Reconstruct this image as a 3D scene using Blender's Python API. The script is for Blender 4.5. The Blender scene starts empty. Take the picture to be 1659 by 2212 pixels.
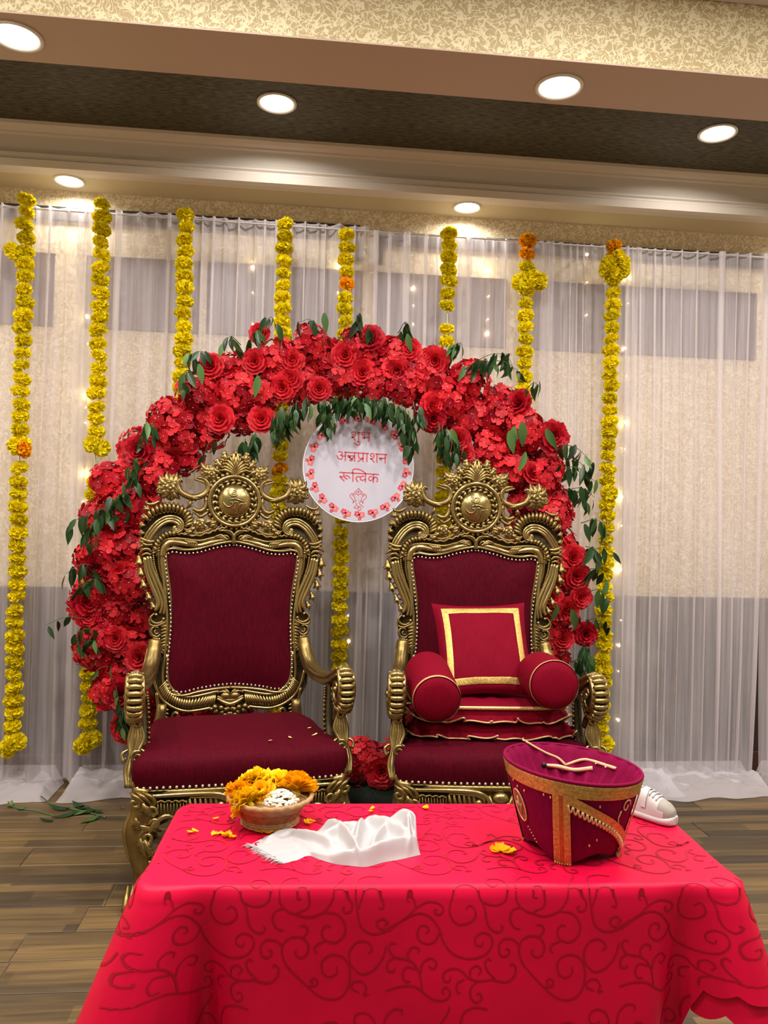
import bpy, bmesh, math, random
import numpy as np
from mathutils import Vector, Matrix, noise as mnoise

SC = bpy.context.scene
COL = SC.collection
PI = math.pi
rad = math.radians

# ------------------------------------------------------------------ camera
IMG_W, IMG_H, FPX = 1659.0, 2212.0, 1700.0
CAM = Vector((0, 0, 1.45))
_a, _p, _r = rad(5.8), rad(0.74), rad(1.43)
_r0 = Vector((math.cos(_a), -math.sin(_a), 0))
C_F = Vector((math.sin(_a) * math.cos(_p), math.cos(_a) * math.cos(_p), math.sin(_p)))
_u0 = _r0.cross(C_F)
C_R = math.cos(_r) * _r0 + math.sin(_r) * _u0
C_U = -math.sin(_r) * _r0 + math.cos(_r) * _u0
cd = bpy.data.cameras.new('camera')
cam = bpy.data.objects.new('camera', cd)
COL.objects.link(cam)
cd.sensor_fit = 'HORIZONTAL'
cd.sensor_width = 36.0
cd.lens = 36.0 * FPX / IMG_W
cd.clip_start = 0.05
cam.matrix_world = Matrix(((C_R.x, C_U.x, -C_F.x, CAM.x), (C_R.y, C_U.y, -C_F.y, CAM.y),
                           (C_R.z, C_U.z, -C_F.z, CAM.z), (0, 0, 0, 1)))
SC.camera = cam

# ------------------------------------------------------------------ world, exposure, lamps
w = bpy.data.worlds.new('world'); SC.world = w
w.use_nodes = True
w.node_tree.nodes['Background'].inputs[0].default_value = (1.0, 0.93, 0.88, 1)
w.node_tree.nodes['Background'].inputs[1].default_value = 0.34
SC.view_settings.view_transform = 'Standard'
SC.view_settings.look = 'None'
SC.view_settings.gamma = 1.0
SC.view_settings.use_curve_mapping = False
SC.view_settings.exposure = -0.13

def lamp(name, loc, power, size=0.16, color=(1, 0.94, 0.87), spread=160):
    ld = bpy.data.lights.new(name, 'AREA')
    ld.shape = 'DISK'; ld.size = size; ld.energy = power; ld.color = color
    ld.spread = rad(spread)
    o = bpy.data.objects.new(name, ld); COL.objects.link(o)
    o.location = loc
    return o
# the hall's other ceiling lamps, out of the frame: rows on the upper ceiling in front of the stage
for ly, pw in ((2.0, 42), (0.8, 38), (-0.8, 12)):
    for lx in (-1.9, -0.45, 1.1, 2.6):
        lamp('hall_lamp', (lx, ly, 3.56), pw, 0.2, spread=180)
# lamps of the stage rows that stand just outside the frame
for (lx, ly, lz, pw) in ((-2.44, 3.88, 3.48, 12), (4.2, 3.86, 3.48, 12), (3.13, 3.11, 3.24, 10), (-3.0, 3.11, 3.24, 10), (3.05, 4.40, 3.24, 5)):
    lamp('stage_lamp', (lx, ly, lz), pw, 0.15)
DOWNLIGHT_POWER = 8

# ------------------------------------------------------------------ helpers
def ray(px, py):
    return C_F + (px - 829.5) / FPX * C_R - (py - 1106.0) / FPX * C_U
def PY(px, py, Y):
    d = ray(px, py); return CAM + d * ((Y - CAM.y) / d.y)
def PZ(px, py, z):
    d = ray(px, py); return CAM + d * ((z - CAM.z) / d.z)

def setp(o, label=None, cat=None, group=None, kind=None):
    if label: o['label'] = label
    if cat: o['category'] = cat
    if group: o['group'] = group
    if kind: o['kind'] = kind
    return o
def thing(name, label, cat, loc=(0, 0, 0), rz=0.0, group=None, kind=None):
    o = bpy.data.objects.new(name, None); COL.objects.link(o)
    o.empty_display_size = 0.05
    o.location = loc; o.rotation_euler = (0, 0, rz)
    return setp(o, label, cat, group, kind)
def link(name, me, parent=None, loc=None, rot=None, scale=None):
    o = bpy.data.objects.new(name, me); COL.objects.link(o)
    if parent is not None: o.parent = parent
    if loc is not None: o.location = loc
    if rot is not None: o.rotation_euler = rot
    if scale is not None: o.scale = scale
    return o
def dup(o, parent=None, **kw):
    c = o.copy(); COL.objects.link(c)
    if parent is not None: c.parent = parent
    for k, v in kw.items(): setattr(c, k, v)
    return c
def dup_tree(o, parent=None):
    c = dup(o, parent)
    for ch in list(o.children): dup_tree(ch, c)
    return c

def V3(p): return np.array(p, dtype=float)
def smooth_path(pts, n=6, closed=False):
    P = [V3(p) for p in pts]
    N = len(P); out = []
    segs = N if closed else N - 1
    for i in range(segs):
        if closed:
            p0, p1, p2, p3 = P[i - 1], P[i], P[(i + 1) % N], P[(i + 2) % N]
        else:
            p1, p2 = P[i], P[i + 1]
            p0 = P[i - 1] if i > 0 else 2 * p1 - p2
            p3 = P[i + 2] if i + 2 < N else 2 * p2 - p1
        for k in range(n):
            t = k / n
            out.append(0.5 * ((2 * p1) + (-p0 + p2) * t + (2 * p0 - 5 * p1 + 4 * p2 - p3) * t * t + (-p0 + 3 * p1 - 3 * p2 + p3) * t ** 3))
    if not closed: out.append(P[-1])
    return out

class MB:
    """collects geometry and links it as ONE mesh"""
    def __init__(s): s.v = []; s.f = []; s.m = []
    def add(s, vs, fs, mat=0):
        b = len(s.v)
        s.v.extend([tuple(map(float, p)) for p in vs])
        s.f.extend([tuple(i + b for i in f) for f in fs])
        s.m.extend([mat] * len(fs))
    def grid(s, nu, nv, fn, mat=0, closed_u=False, closed_v=False, flip=False):
        vs = [fn(i, j) for j in range(nv) for i in range(nu)]
        fs = []
        for j in range(nv if closed_v else nv - 1):
            for i in range(nu if closed_u else nu - 1):
                a, b = j * nu + i, j * nu + (i + 1) % nu
                c, d = ((j + 1) % nv) * nu + (i + 1) % nu, ((j + 1) % nv) * nu + i
                fs.append((d, c, b, a) if flip else (a, b, c, d))
        s.add(vs, fs, mat)
    def tube(s, pts, r, n=8, mat=0, cap=True, sy=None, closed=False, up=None):
        P = [V3(p) for p in pts]; N = len(P)
        R = [r] * N if not hasattr(r, '__len__') else list(r)
        if len(R) != N: R = [float(x) for x in np.interp(np.linspace(0, 1, N), np.linspace(0, 1, len(R)), R)]
        T = []
        for i in range(N):
            if closed: d = P[(i + 1) % N] - P[i - 1]
            else: d = P[min(i + 1, N - 1)] - P[max(i - 1, 0)]
            L = np.linalg.norm(d); T.append(d / L if L > 1e-12 else (T[-1] if T else V3((0, 0, 1))))
        ref = V3(up) if up is not None else V3((0, 1, 0))
        if abs(T[0] @ ref) > 0.9: ref = V3((1, 0, 0)) if abs(T[0][0]) < 0.9 else V3((0, 0, 1))
        nrm = ref - (ref @ T[0]) * T[0]; nrm /= np.linalg.norm(nrm)
        vs = []; fs = []
        for i in range(N):
            nrm = nrm - (nrm @ T[i]) * T[i]
            L = np.linalg.norm(nrm)
            if L < 1e-6:
                nrm = np.cross(T[i], V3((0.3, 0.5, 0.8))); L = np.linalg.norm(nrm)
            nrm = nrm / L
            bn = np.cross(T[i], nrm)
            for k in range(n):
                a = 2 * PI * k / n
                q = nrm * math.cos(a) + bn * math.sin(a)
                if sy is not None: q = q * V3((1, sy, 1))
                vs.append(P[i] + R[i] * q)
        for i in range(N if closed else N - 1):
            j = (i + 1) % N
            for k in range(n):
                k2 = (k + 1) % n
                fs.append((i * n + k, i * n + k2, j * n + k2, j * n + k))
        if cap and not closed:
            fs.append(tuple(range(n - 1, -1, -1)))
            fs.append(tuple((N - 1) * n + k for k in range(n)))
        s.add(vs, fs, mat)
    def lathe(s, prof, n=16, c=(0, 0, 0), axis='z', mat=0, ang=None):
        c = V3(c); vs = []
        for (r, h) in prof:
            for k in range(n):
                a = 2 * PI * k / n
                x, y = r * math.cos(a), r * math.sin(a)
                if axis == 'z': q = (x, y, h)
                elif axis == 'y': q = (x, -h, y)       # h grows toward -y (toward the viewer)
                else: q = (h, x, y)
                vs.append(c + V3(q))
        fs = []
        for i in range(len(prof) - 1):
            for k in range(n):
                k2 = (k + 1) % n
                fs.append((i * n + k, i * n + k2, (i + 1) * n + k2, (i + 1) * n + k))
        fs.append(tuple(range(n - 1, -1, -1)))
        fs.append(tuple((len(prof) - 1) * n + k for k in range(n)))
        s.add(vs, fs, mat)
    def ball(s, c, r, n=8, m=5, mat=0):
        rx, ry, rz = (r, r, r) if not hasattr(r, '__len__') else r
        c = V3(c)
        vs = [c + V3((0, 0, -rz))]
        for j in range(1, m):
            t = -PI / 2 + PI * j / m
            for k in range(n):
                a = 2 * PI * k / n
                vs.append(c + V3((rx * math.cos(t) * math.cos(a), ry * math.cos(t) * math.sin(a), rz * math.sin(t))))
        vs.append(c + V3((0, 0, rz)))
        fs = [(0, 1 + (k + 1) % n, 1 + k) for k in range(n)]
        for j in range(m - 2):
            for k in range(n):
                a, b = 1 + j * n + k, 1 + j * n + (k + 1) % n
                fs.append((a, b, b + n, a + n))
        top = len(vs) - 1; o = 1 + (m - 2) * n
        fs += [(o + k, o + (k + 1) % n, top) for k in range(n)]
        s.add(vs, fs, mat)
    def box(s, c, size, mat=0, bev=0.0):
        bm = bmesh.new()
        bmesh.ops.create_cube(bm, size=1.0)
        for v in bm.verts: v.co = Vector((v.co.x * size[0], v.co.y * size[1], v.co.z * size[2]))
        if bev > 0:
            bmesh.ops.bevel(bm, geom=list(bm.edges), offset=bev, segments=1, affect='EDGES', profile=0.5)
        bm.verts.ensure_lookup_table()
        s.add([V3(v.co) + V3(c) for v in bm.verts], [[v.index for v in f.verts] for f in bm.faces], mat)
        bm.free()
    def plate(s, poly, y0, y1, mat=0):
        """polygon [(x,z)...] extruded from y0 (front) to y1 (back)"""
        n = len(poly)
        vs = [(x, y0, z) for x, z in poly] + [(x, y1, z) for x, z in poly]
        fs = [(i, (i + 1) % n, n + (i + 1) % n, n + i) for i in range(n)]
        import mathutils.geometry as G
        tris = G.tessellate_polygon([[Vector((x, z, 0)) for x, z in poly]])
        for t in tris:
            fs.append(tuple(t)); fs.append(tuple(n + i for i in reversed(t)))
        s.add(vs, fs, mat)
    def mirror(s, axis=0, start=0):
        nv = len(s.v); nf = len(s.f)
        s.v += [tuple(-c if k == axis else c for k, c in enumerate(p)) for p in s.v]
        s.f += [tuple(i + nv for i in reversed(f)) for f in s.f[:nf]]
        s.m += s.m[:nf]
        return s
    def map(s, fn): s.v = [tuple(fn(p)) for p in s.v]; return s
    def merge(s, o):
        b = len(s.v); s.v += o.v; s.f += [tuple(i + b for i in f) for f in o.f]; s.m += o.m
    def mesh(s, name, mats, smooth=True, fixn=False):
        me = bpy.data.meshes.new(name)
        me.from_pydata(s.v, [], s.f)
        for m in (mats if isinstance(mats, (list, tuple)) else [mats]): me.materials.append(m)
        me.polygons.foreach_set('material_index', s.m)
        if smooth: me.polygons.foreach_set('use_smooth', [True] * len(s.f))
        if fixn:
            bm = bmesh.new(); bm.from_mesh(me); bmesh.ops.recalc_face_normals(bm, faces=bm.faces); bm.to_mesh(me); bm.free()
        me.update()
        return me
    def build(s, name, mats, parent=None, smooth=True, loc=None, rot=None, fixn=False):
        return link(name, s.mesh(name, mats, smooth, fixn), parent, loc, rot)

# ------------------------------------------------------------------ materials
def mat(name, color, rough=0.6, metal=0.0, spec=0.5, sheen=0.0, var=0.0, vscale=20.0, bump=0.0, bscale=60.0, sub=0.0, trans=0.0, coat=0.0, objrand=0.0):
    m = bpy.data.materials.new(name); m.use_nodes = True
    nt = m.node_tree; b = nt.nodes['Principled BSDF']
    b.inputs['Base Color'].default_value = (*color, 1)
    b.inputs['Roughness'].default_value = rough
    b.inputs['Metallic'].default_value = metal
    b.inputs['Specular IOR Level'].default_value = spec
    if sheen: b.inputs['Sheen Weight'].default_value = sheen; b.inputs['Sheen Roughness'].default_value = 0.4
    if coat: b.inputs['Coat Weight'].default_value = coat
    tc = nt.nodes.new('ShaderNodeTexCoord')
    if var or objrand:
        hsv = nt.nodes.new('ShaderNodeHueSaturation')
        hsv.inputs['Color'].default_value = (*color, 1)
        if var:
            nz = nt.nodes.new('ShaderNodeTexNoise'); nz.inputs['Scale'].default_value = vscale; nz.inputs['Detail'].default_value = 4
            nt.links.new(tc.outputs['Object'], nz.inputs['Vector'])
            mr = nt.nodes.new('ShaderNodeMapRange')
            mr.inputs['From Min'].default_value = 0.3; mr.inputs['From Max'].default_value = 0.7
            mr.inputs['To Min'].default_value = 1 - var; mr.inputs['To Max'].default_value = 1 + var
            nt.links.new(nz.outputs['Fac'], mr.inputs['Value'])
            src = mr.outputs['Result']
        if objrand:
            oi = nt.nodes.new('ShaderNodeObjectInfo')
            m2 = nt.nodes.new('ShaderNodeMapRange')
            m2.inputs['To Min'].default_value = 1 - objrand; m2.inputs['To Max'].default_value = 1 + objrand
            nt.links.new(oi.outputs['Random'], m2.inputs['Value'])
            if var:
                mm = nt.nodes.new('ShaderNodeMath'); mm.operation = 'MULTIPLY'
                nt.links.new(src, mm.inputs[0]); nt.links.new(m2.outputs['Result'], mm.inputs[1]); src = mm.outputs[0]
            else: src = m2.outputs['Result']
        nt.links.new(src, hsv.inputs['Value'])
        nt.links.new(hsv.outputs['Color'], b.inputs['Base Color'])
    if bump:
        nb = nt.nodes.new('ShaderNodeTexNoise'); nb.inputs['Scale'].default_value = bscale; nb.inputs['Detail'].default_value = 5
        nt.links.new(tc.outputs['Object'], nb.inputs['Vector'])
        bp = nt.nodes.new('ShaderNodeBump'); bp.inputs['Strength'].default_value = bump; bp.inputs['Distance'].default_value = 0.004
        nt.links.new(nb.outputs['Fac'], bp.inputs['Height']); nt.links.new(bp.outputs['Normal'], b.inputs['Normal'])
    if trans:
        tr = nt.nodes.new('ShaderNodeBsdfTranslucent'); tr.inputs['Color'].default_value = (*color, 1)
        mx = nt.nodes.new('ShaderNodeMixShader'); mx.inputs[0].default_value = trans
        out = nt.nodes['Material Output']
        nt.links.new(b.outputs[0], mx.inputs[1]); nt.links.new(tr.outputs[0], mx.inputs[2]); nt.links.new(mx.outputs[0], out.inputs[0])
    return m

def emis(name, color, strength):
    m = bpy.data.materials.new(name); m.use_nodes = True
    nt = m.node_tree; nt.nodes.remove(nt.nodes['Principled BSDF'])
    e = nt.nodes.new('ShaderNodeEmission'); e.inputs[0].default_value = (*color, 1); e.inputs[1].default_value = strength
    nt.links.new(e.outputs[0], nt.nodes['Material Output'].inputs[0])
    return m

def sheer(name, color, fac, weave=0.0):
    m = bpy.data.materials.new(name); m.use_nodes = True
    nt = m.node_tree; nt.nodes.remove(nt.nodes['Principled BSDF'])
    d = nt.nodes.new('ShaderNodeBsdfDiffuse'); d.inputs[0].default_value = (*color, 1)
    t = nt.nodes.new('ShaderNodeBsdfTranslucent'); t.inputs[0].default_value = (*color, 1)
    a = nt.nodes.new('ShaderNodeMixShader'); a.inputs[0].default_value = 0.3
    nt.links.new(d.outputs[0], a.inputs[1]); nt.links.new(t.outputs[0], a.inputs[2])
    tr = nt.nodes.new('ShaderNodeBsdfTransparent')
    mx = nt.nodes.new('ShaderNodeMixShader'); mx.inputs[0].default_value = fac
    nt.links.new(tr.outputs[0], mx.inputs[1]); nt.links.new(a.outputs[0], mx.inputs[2])
    nt.links.new(mx.outputs[0], nt.nodes['Material Output'].inputs[0])
    if weave:
        tc = nt.nodes.new('ShaderNodeTexCoord')
        mp = nt.nodes.new('ShaderNodeMapping'); mp.inputs['Scale'].default_value = (40, 40, 1.2)
        nz = nt.nodes.new('ShaderNodeTexNoise'); nz.inputs['Scale'].default_value = 1.0; nz.inputs['Detail'].default_value = 3
        nt.links.new(tc.outputs['Object'], mp.inputs[0]); nt.links.new(mp.outputs[0], nz.inputs['Vector'])
        mr = nt.nodes.new('ShaderNodeMapRange')
        mr.inputs['From Min'].default_value = 0.3; mr.inputs['From Max'].default_value = 0.75
        mr.inputs['To Min'].default_value = fac - weave; mr.inputs['To Max'].default_value = fac + weave
        nt.links.new(nz.outputs['Fac'], mr.inputs['Value']); nt.links.new(mr.outputs[0], mx.inputs[0])
    return m

def wallpaper(name, ground, vine, scale):
    """squiggling vine lines: thin contours of two noises"""
    m = mat(name, ground, 0.55, spec=0.3)
    nt = m.node_tree; b = nt.nodes['Principled BSDF']
    tc = nt.nodes.new('ShaderNodeTexCoord')
    lines = []
    for k, sc in enumerate((scale, scale * 1.35)):
        mp = nt.nodes.new('ShaderNodeMapping'); mp.inputs['Location'].default_value = (3.7 * k, 1.3 * k, 5.1 * k)
        nz = nt.nodes.new('ShaderNodeTexNoise'); nz.inputs['Scale'].default_value = sc; nz.inputs['Detail'].default_value = 1.5
        nz.inputs['Distortion'].default_value = 1.2
        nt.links.new(tc.outputs['Object'], mp.inputs[0]); nt.links.new(mp.outputs[0], nz.inputs['Vector'])
        s1 = nt.nodes.new('ShaderNodeMath'); s1.operation = 'SUBTRACT'; s1.inputs[1].default_value = 0.5
        a1 = nt.nodes.new('ShaderNodeMath'); a1.operation = 'ABSOLUTE'
        mr = nt.nodes.new('ShaderNodeMapRange'); mr.inputs['From Min'].default_value = 0.018; mr.inputs['From Max'].default_value = 0.04
        mr.inputs['To Min'].default_value = 1; mr.inputs['To Max'].default_value = 0
        nt.links.new(nz.outputs['Fac'], s1.inputs[0]); nt.links.new(s1.outputs[0], a1.inputs[0]); nt.links.new(a1.outputs[0], mr.inputs['Value'])
        lines.append(mr.outputs[0])
    mx = nt.nodes.new('ShaderNodeMath'); mx.operation = 'MAXIMUM'
    nt.links.new(lines[0], mx.inputs[0]); nt.links.new(lines[1], mx.inputs[1])
    mc = nt.nodes.new('ShaderNodeMix'); mc.data_type = 'RGBA'
    mc.inputs[6].default_value = (*ground, 1); mc.inputs[7].default_value = (*vine, 1)
    nt.links.new(mx.outputs[0], mc.inputs[0]); nt.links.new(mc.outputs[2], b.inputs['Base Color'])
    return m

def velvet(name, color, streak=0.25):
    m = mat(name, color, 0.75, spec=0.08, sheen=0.07)
    nt = m.node_tree; b = nt.nodes['Principled BSDF']
    b.inputs['Sheen Tint'].default_value = (min(1, color[0] * 3), color[1] * 3, color[2] * 3, 1)
    tc = nt.nodes.new('ShaderNodeTexCoord')
    mp = nt.nodes.new('ShaderNodeMapping'); mp.inputs['Scale'].default_value = (150, 150, 22)
    nz = nt.nodes.new('ShaderNodeTexNoise'); nz.inputs['Scale'].default_value = 1.0; nz.inputs['Detail'].default_value = 5
    nt.links.new(tc.outputs['Object'], mp.inputs[0]); nt.links.new(mp.outputs[0], nz.inputs['Vector'])
    hs = nt.nodes.new('ShaderNodeHueSaturation'); hs.inputs['Color'].default_value = (*color, 1)
    mr = nt.nodes.new('ShaderNodeMapRange'); mr.inputs['From Min'].default_value = 0.3; mr.inputs['From Max'].default_value = 0.75
    mr.inputs['To Min'].default_value = 1 - streak; mr.inputs['To Max'].default_value = 1 + 1.6 * streak
    nt.links.new(nz.outputs['Fac'], mr.inputs['Value']); nt.links.new(mr.outputs[0], hs.inputs['Value'])
    nt.links.new(hs.outputs['Color'], b.inputs['Base Color'])
    return m

GOLD = mat('antique_gold', (0.25, 0.175, 0.062), 0.33, 0.88, 0.5, var=0.22, vscale=25, bump=0.12, bscale=90)
GOLD_DK = mat('patina_shade_gold', (0.050, 0.036, 0.015), 0.55, 0.7, 0.4, var=0.3, vscale=30, bump=0.2, bscale=70)  # old patina plus the shade of the carving, put into one dark gold
GOLD_BR = mat('polished_gold', (0.38, 0.285, 0.115), 0.24, 0.9, 0.5, var=0.12, vscale=12)
NAIL = mat('nailhead_silver', (0.78, 0.70, 0.58), 0.25, 0.9)
VELVET = velvet('maroon_velvet', (0.064, 0.0006, 0.0065), 0.26)
CRIMSON = velvet('crimson_velvet', (0.165, 0.0005, 0.0115), 0.10)
MAGENTA = velvet('magenta_velvet', (0.17, 0.001, 0.035), 0.12)
ZARI = mat('gold_braid', (0.55, 0.36, 0.10), 0.34, 0.65, var=0.3, vscale=140, bump=0.5, bscale=260)
ZARI_PALE = mat('pale_gold_edging', (0.72, 0.46, 0.22), 0.4, 0.35, var=0.25, vscale=160)
MARI = mat('marigold_yellow', (0.86, 0.72, 0.006), 0.6, spec=0.2, objrand=0.12, trans=0.25)
MARI_O = mat('marigold_orange', (0.88, 0.40, 0.003), 0.6, spec=0.2, objrand=0.12, trans=0.25)
RED_A = mat('petal_red', (0.52, 0.008, 0.022), 0.5, spec=0.25, trans=0.15, objrand=0.14)
RED_B = mat('petal_scarlet', (0.70, 0.024, 0.036), 0.5, spec=0.25, trans=0.15, objrand=0.14)
RED_C = mat('petal_deep_red', (0.28, 0.003, 0.012), 0.5, spec=0.25, trans=0.12, objrand=0.14)
PEARL = mat('flower_eye', (0.85, 0.62, 0.58), 0.5)
LEAF_M = mat('leaf_green', (0.012, 0.042, 0.010), 0.34, spec=0.5, objrand=0.45)
LEAF_L = mat('leaf_light_green', (0.07, 0.16, 0.04), 0.4, spec=0.5, objrand=0.3)
STEM_M = mat('stem_green', (0.05, 0.09, 0.03), 0.6)
SHEER = sheer('sheer_voile', (0.88, 0.83, 0.87), 0.46, 0.12)
SHEER_B = sheer('bunched_voile', (0.84, 0.80, 0.87), 0.56)
WHITE_PAINT = mat('cream_paint', (0.70, 0.63, 0.56), 0.5, spec=0.3)
# ================================================================== THE ROOM
WALL_Y = 4.55
SOFFIT = mat('soffit_paint', (0.60, 0.50, 0.33), 0.55, spec=0.3)
BEAM_P = mat('beam_paint', (0.50, 0.38, 0.30), 0.55, spec=0.3)
PAPER = wallpaper('vine_wallpaper', (0.44, 0.35, 0.19), (0.70, 0.62, 0.41), 20)
PAPER_W = wallpaper('vine_wallpaper_lifted', (0.60, 0.48, 0.30), (0.84, 0.75, 0.58), 22)  # paler copy of the vine paper, its colour making up for weak light
DARK_P = mat('dark_textured_paper', (0.066, 0.056, 0.032), 0.5, spec=0.3, var=1.0, vscale=70, bump=0.8, bscale=80)
_nt = DARK_P.node_tree
for _n in list(_nt.nodes):
    if _n.type == 'TEX_NOISE':
        _mp = _nt.nodes.new('ShaderNodeMapping'); _mp.inputs['Scale'].default_value = (0.30, 1.5, 1)
        _tc = [q for q in _nt.nodes if q.type == 'TEX_COORD'][0]
        _nt.links.new(_tc.outputs['Object'], _mp.inputs[0]); _nt.links.new(_mp.outputs[0], _n.inputs['Vector'])
WAINS = mat('dark_wainscot', (0.040, 0.020, 0.014), 0.4, var=0.3, vscale=8)
MAUVE = mat('mauve_wall_panel', (0.125, 0.085, 0.10), 0.35, var=0.15, vscale=3)
RAILM = mat('dark_grey_trim', (0.035, 0.030, 0.032), 0.5)

def struct(name, mb, mats, smooth=False):
    o = mb.build(name, mats, None, smooth=smooth); o['kind'] = 'structure'; return o

# floor: grout bed with separate wood-look tiles
GROUT = mat('tan_grout', (0.24, 0.17, 0.09), 0.8)
WOOD = bpy.data.materials.new('wood_look_tile'); WOOD.use_nodes = True
nt = WOOD.node_tree; b = nt.nodes['Principled BSDF']
tc = nt.nodes.new('ShaderNodeTexCoord'); oi = nt.nodes.new('ShaderNodeObjectInfo')
cmb = nt.nodes.new('ShaderNodeCombineXYZ')
for k, mul in enumerate((37.0, 11.0, 5.0)):
    q = nt.nodes.new('ShaderNodeMath'); q.operation = 'MULTIPLY'; q.inputs[1].default_value = mul
    nt.links.new(oi.outputs['Random'], q.inputs[0]); nt.links.new(q.outputs[0], cmb.inputs[k])
va = nt.nodes.new('ShaderNodeVectorMath'); va.operation = 'ADD'
nt.links.new(tc.outputs['Object'], va.inputs[0]); nt.links.new(cmb.outputs[0], va.inputs[1])
br = nt.nodes.new('ShaderNodeTexBrick')
br.inputs['Scale'].default_value = 1.0; br.inputs['Mortar Size'].default_value = 0.0
br.inputs['Brick Width'].default_value = 0.75; br.inputs['Row Height'].default_value = 0.075; br.inputs['Bias'].default_value = 0.0
br.offset = 0.37
br.inputs['Color1'].default_value = (0.170, 0.108, 0.045, 1); br.inputs['Color2'].default_value = (0.056, 0.040, 0.024, 1)
br.inputs['Mortar'].default_value = (0.2, 0.13, 0.06, 1)
nt.links.new(va.outputs[0], br.inputs['Vector'])
mp = nt.nodes.new('ShaderNodeMapping'); mp.inputs['Scale'].default_value = (2.2, 34, 1)
nz = nt.nodes.new('ShaderNodeTexNoise'); nz.inputs['Scale'].default_value = 1.0; nz.inputs['Detail'].default_value = 6; nz.inputs['Distortion'].default_value = 0.8
nt.links.new(va.outputs[0], mp.inputs[0]); nt.links.new(mp.outputs[0], nz.inputs['Vector'])
mr = nt.nodes.new('ShaderNodeMapRange'); mr.inputs['From Min'].default_value = 0.28; mr.inputs['From Max'].default_value = 0.72
mr.inputs['To Min'].default_value = 0.62; mr.inputs['To Max'].default_value = 1.30
nt.links.new(nz.outputs['Fac'], mr.inputs['Value'])
hs = nt.nodes.new('ShaderNodeHueSaturation')
nt.links.new(br.outputs['Color'], hs.inputs['Color']); nt.links.new(mr.outputs[0], hs.inputs['Value'])
nt.links.new(hs.outputs['Color'], b.inputs['Base Color'])
b.inputs['Roughness'].default_value = 0.42; b.inputs['Specular IOR Level'].default_value = 0.4

fl = MB(); fl.box((0.5, 0.0, -0.055), (9.0, 9.2, 0.10))
floor_o = struct('floor', fl, GROUT)
random.seed(4)
PITCH, TLEN = 0.18, 1.2
tb = MB(); tb.box((0, 0, 0), (TLEN - 0.004, PITCH - 0.004, 0.008), bev=0.0015)
tile_me = tb.mesh('floor_tile', WOOD, smooth=False)
row0 = 3.388
for i in range(-6, 20):
    yc = row0 - PITCH / 2 - i * PITCH
    off = (i * 0.437) % 1.0 * TLEN
    if i == 1: off = (PZ(240, 1930, 0).x + 3.0) % TLEN
    if i == 3: off = (PZ(45, 2040, 0).x + 3.0) % TLEN
    for k in range(-1, 6):
        xc = -3.0 + off + (k + 0.5) * TLEN
        if xc - TLEN / 2 < -2.7 or xc - TLEN / 2 > 3.1: continue
        link('floor_tile', tile_me, floor_o, (xc, yc, -0.001 - 0.003))
# back wall with wainscot, chair rail and mauve recessed panels
bw = MB(); bw.box((0.5, WALL_Y + 0.06, 1.75), (9.0, 0.12, 3.7))
wall_back = struct('wall_back', bw, PAPER_W)
wn = MB(); wn.box((0.5, WALL_Y - 0.008, 0.54), (9.0, 0.016, 0.96)); wn.build('wainscot', WAINS, wall_back, smooth=False)
rl = MB(); rl.box((0.5, WALL_Y - 0.014, 1.03), (9.0, 0.03, 0.03), bev=0.004); rl.build('chair_rail', WAINS, wall_back, smooth=False)
bb = MB(); bb.box((0.5, WALL_Y - 0.014, 0.06), (9.0, 0.028, 0.12), bev=0.004); struct('baseboard_back', bb, mat('baseboard_wood', (0.075, 0.028, 0.016), 0.45))
for (xa, xb) in ((-2.6, -1.42), (-1.25, -0.62), (-0.58, 0.30), (0.38, 1.16), (1.25, 2.72)):
    pm = MB(); pm.box(((xa + xb) / 2, WALL_Y - 0.006, 2.70), (xb - xa, 0.012, 0.41), bev=0.003)
    pm.build('wall_panel', MAUVE, wall_back, smooth=False)
tr = MB()
tr.box((-1.4, WALL_Y - 0.012, 3.125), (3.36, 0.024, 0.075)); tr.box((1.75, WALL_Y - 0.012, 3.10), (2.72, 0.024, 0.075))
tr.box((0.265, WALL_Y - 0.012, 3.04), (0.045, 0.024, 0.16)); tr.box((0.405, WALL_Y - 0.012, 3.03), (0.022, 0.024, 0.16))
struct('trim_1', tr, RAILM)
# ceiling: soffit over the curtain, crown moulding, dark tray, papered beam, upper ceiling
sf = MB(); sf.box((0.5, 4.44, 3.31), (9.0, 0.28, 0.10)); struct('ceiling_soffit', sf, SOFFIT)
prof = [(4.300, 3.258), (4.262, 3.262), (4.256, 3.30), (4.275, 3.312), (4.275, 3.322), (4.264, 3.330), (4.264, 3.338), (4.286, 3.350),
        (4.292, 3.372), (4.292, 3.440), (4.280, 3.446), (4.280, 3.456), (4.262, 3.466), (4.250, 3.482), (4.250, 3.500), (4.40, 3.505), (4.40, 3.262)]
cm = MB(); n = len(prof)
cm.add([(-4, y, z) for y, z in prof] + [(5, y, z) for y, z in prof], [(i, n + i, n + (i + 1) % n, (i + 1) % n) for i in range(n)])
struct('trim_2', cm, WHITE_PAINT).data.update()
ty = MB(); ty.box((0.5, 3.83, 3.55), (9.0, 1.20, 0.10)); struct('ceiling_tray', ty, DARK_P)
be = MB(); be.box((0.5, 3.11, 3.263), (9.0, 0.31, 0.006)); struct('beam_underside', be, BEAM_P)
bp_ = MB(); bp_.box((0.5, 3.11, 3.41), (9.0, 0.308, 0.29)); struct('beam', bp_, PAPER)
tm3 = MB(); tm3.box((0.5, 2.925, 3.575), (9.0, 0.07, 0.05), bev=0.01); struct('trim_3', tm3, mat('white_crown', (0.62, 0.58, 0.62), 0.5))
cu = MB(); cu.box((0.5, -0.8, 3.65), (9.0, 7.8, 0.10)); struct('ceiling', cu, mat('ceiling_paint', (0.6, 0.54, 0.46), 0.7))
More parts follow.
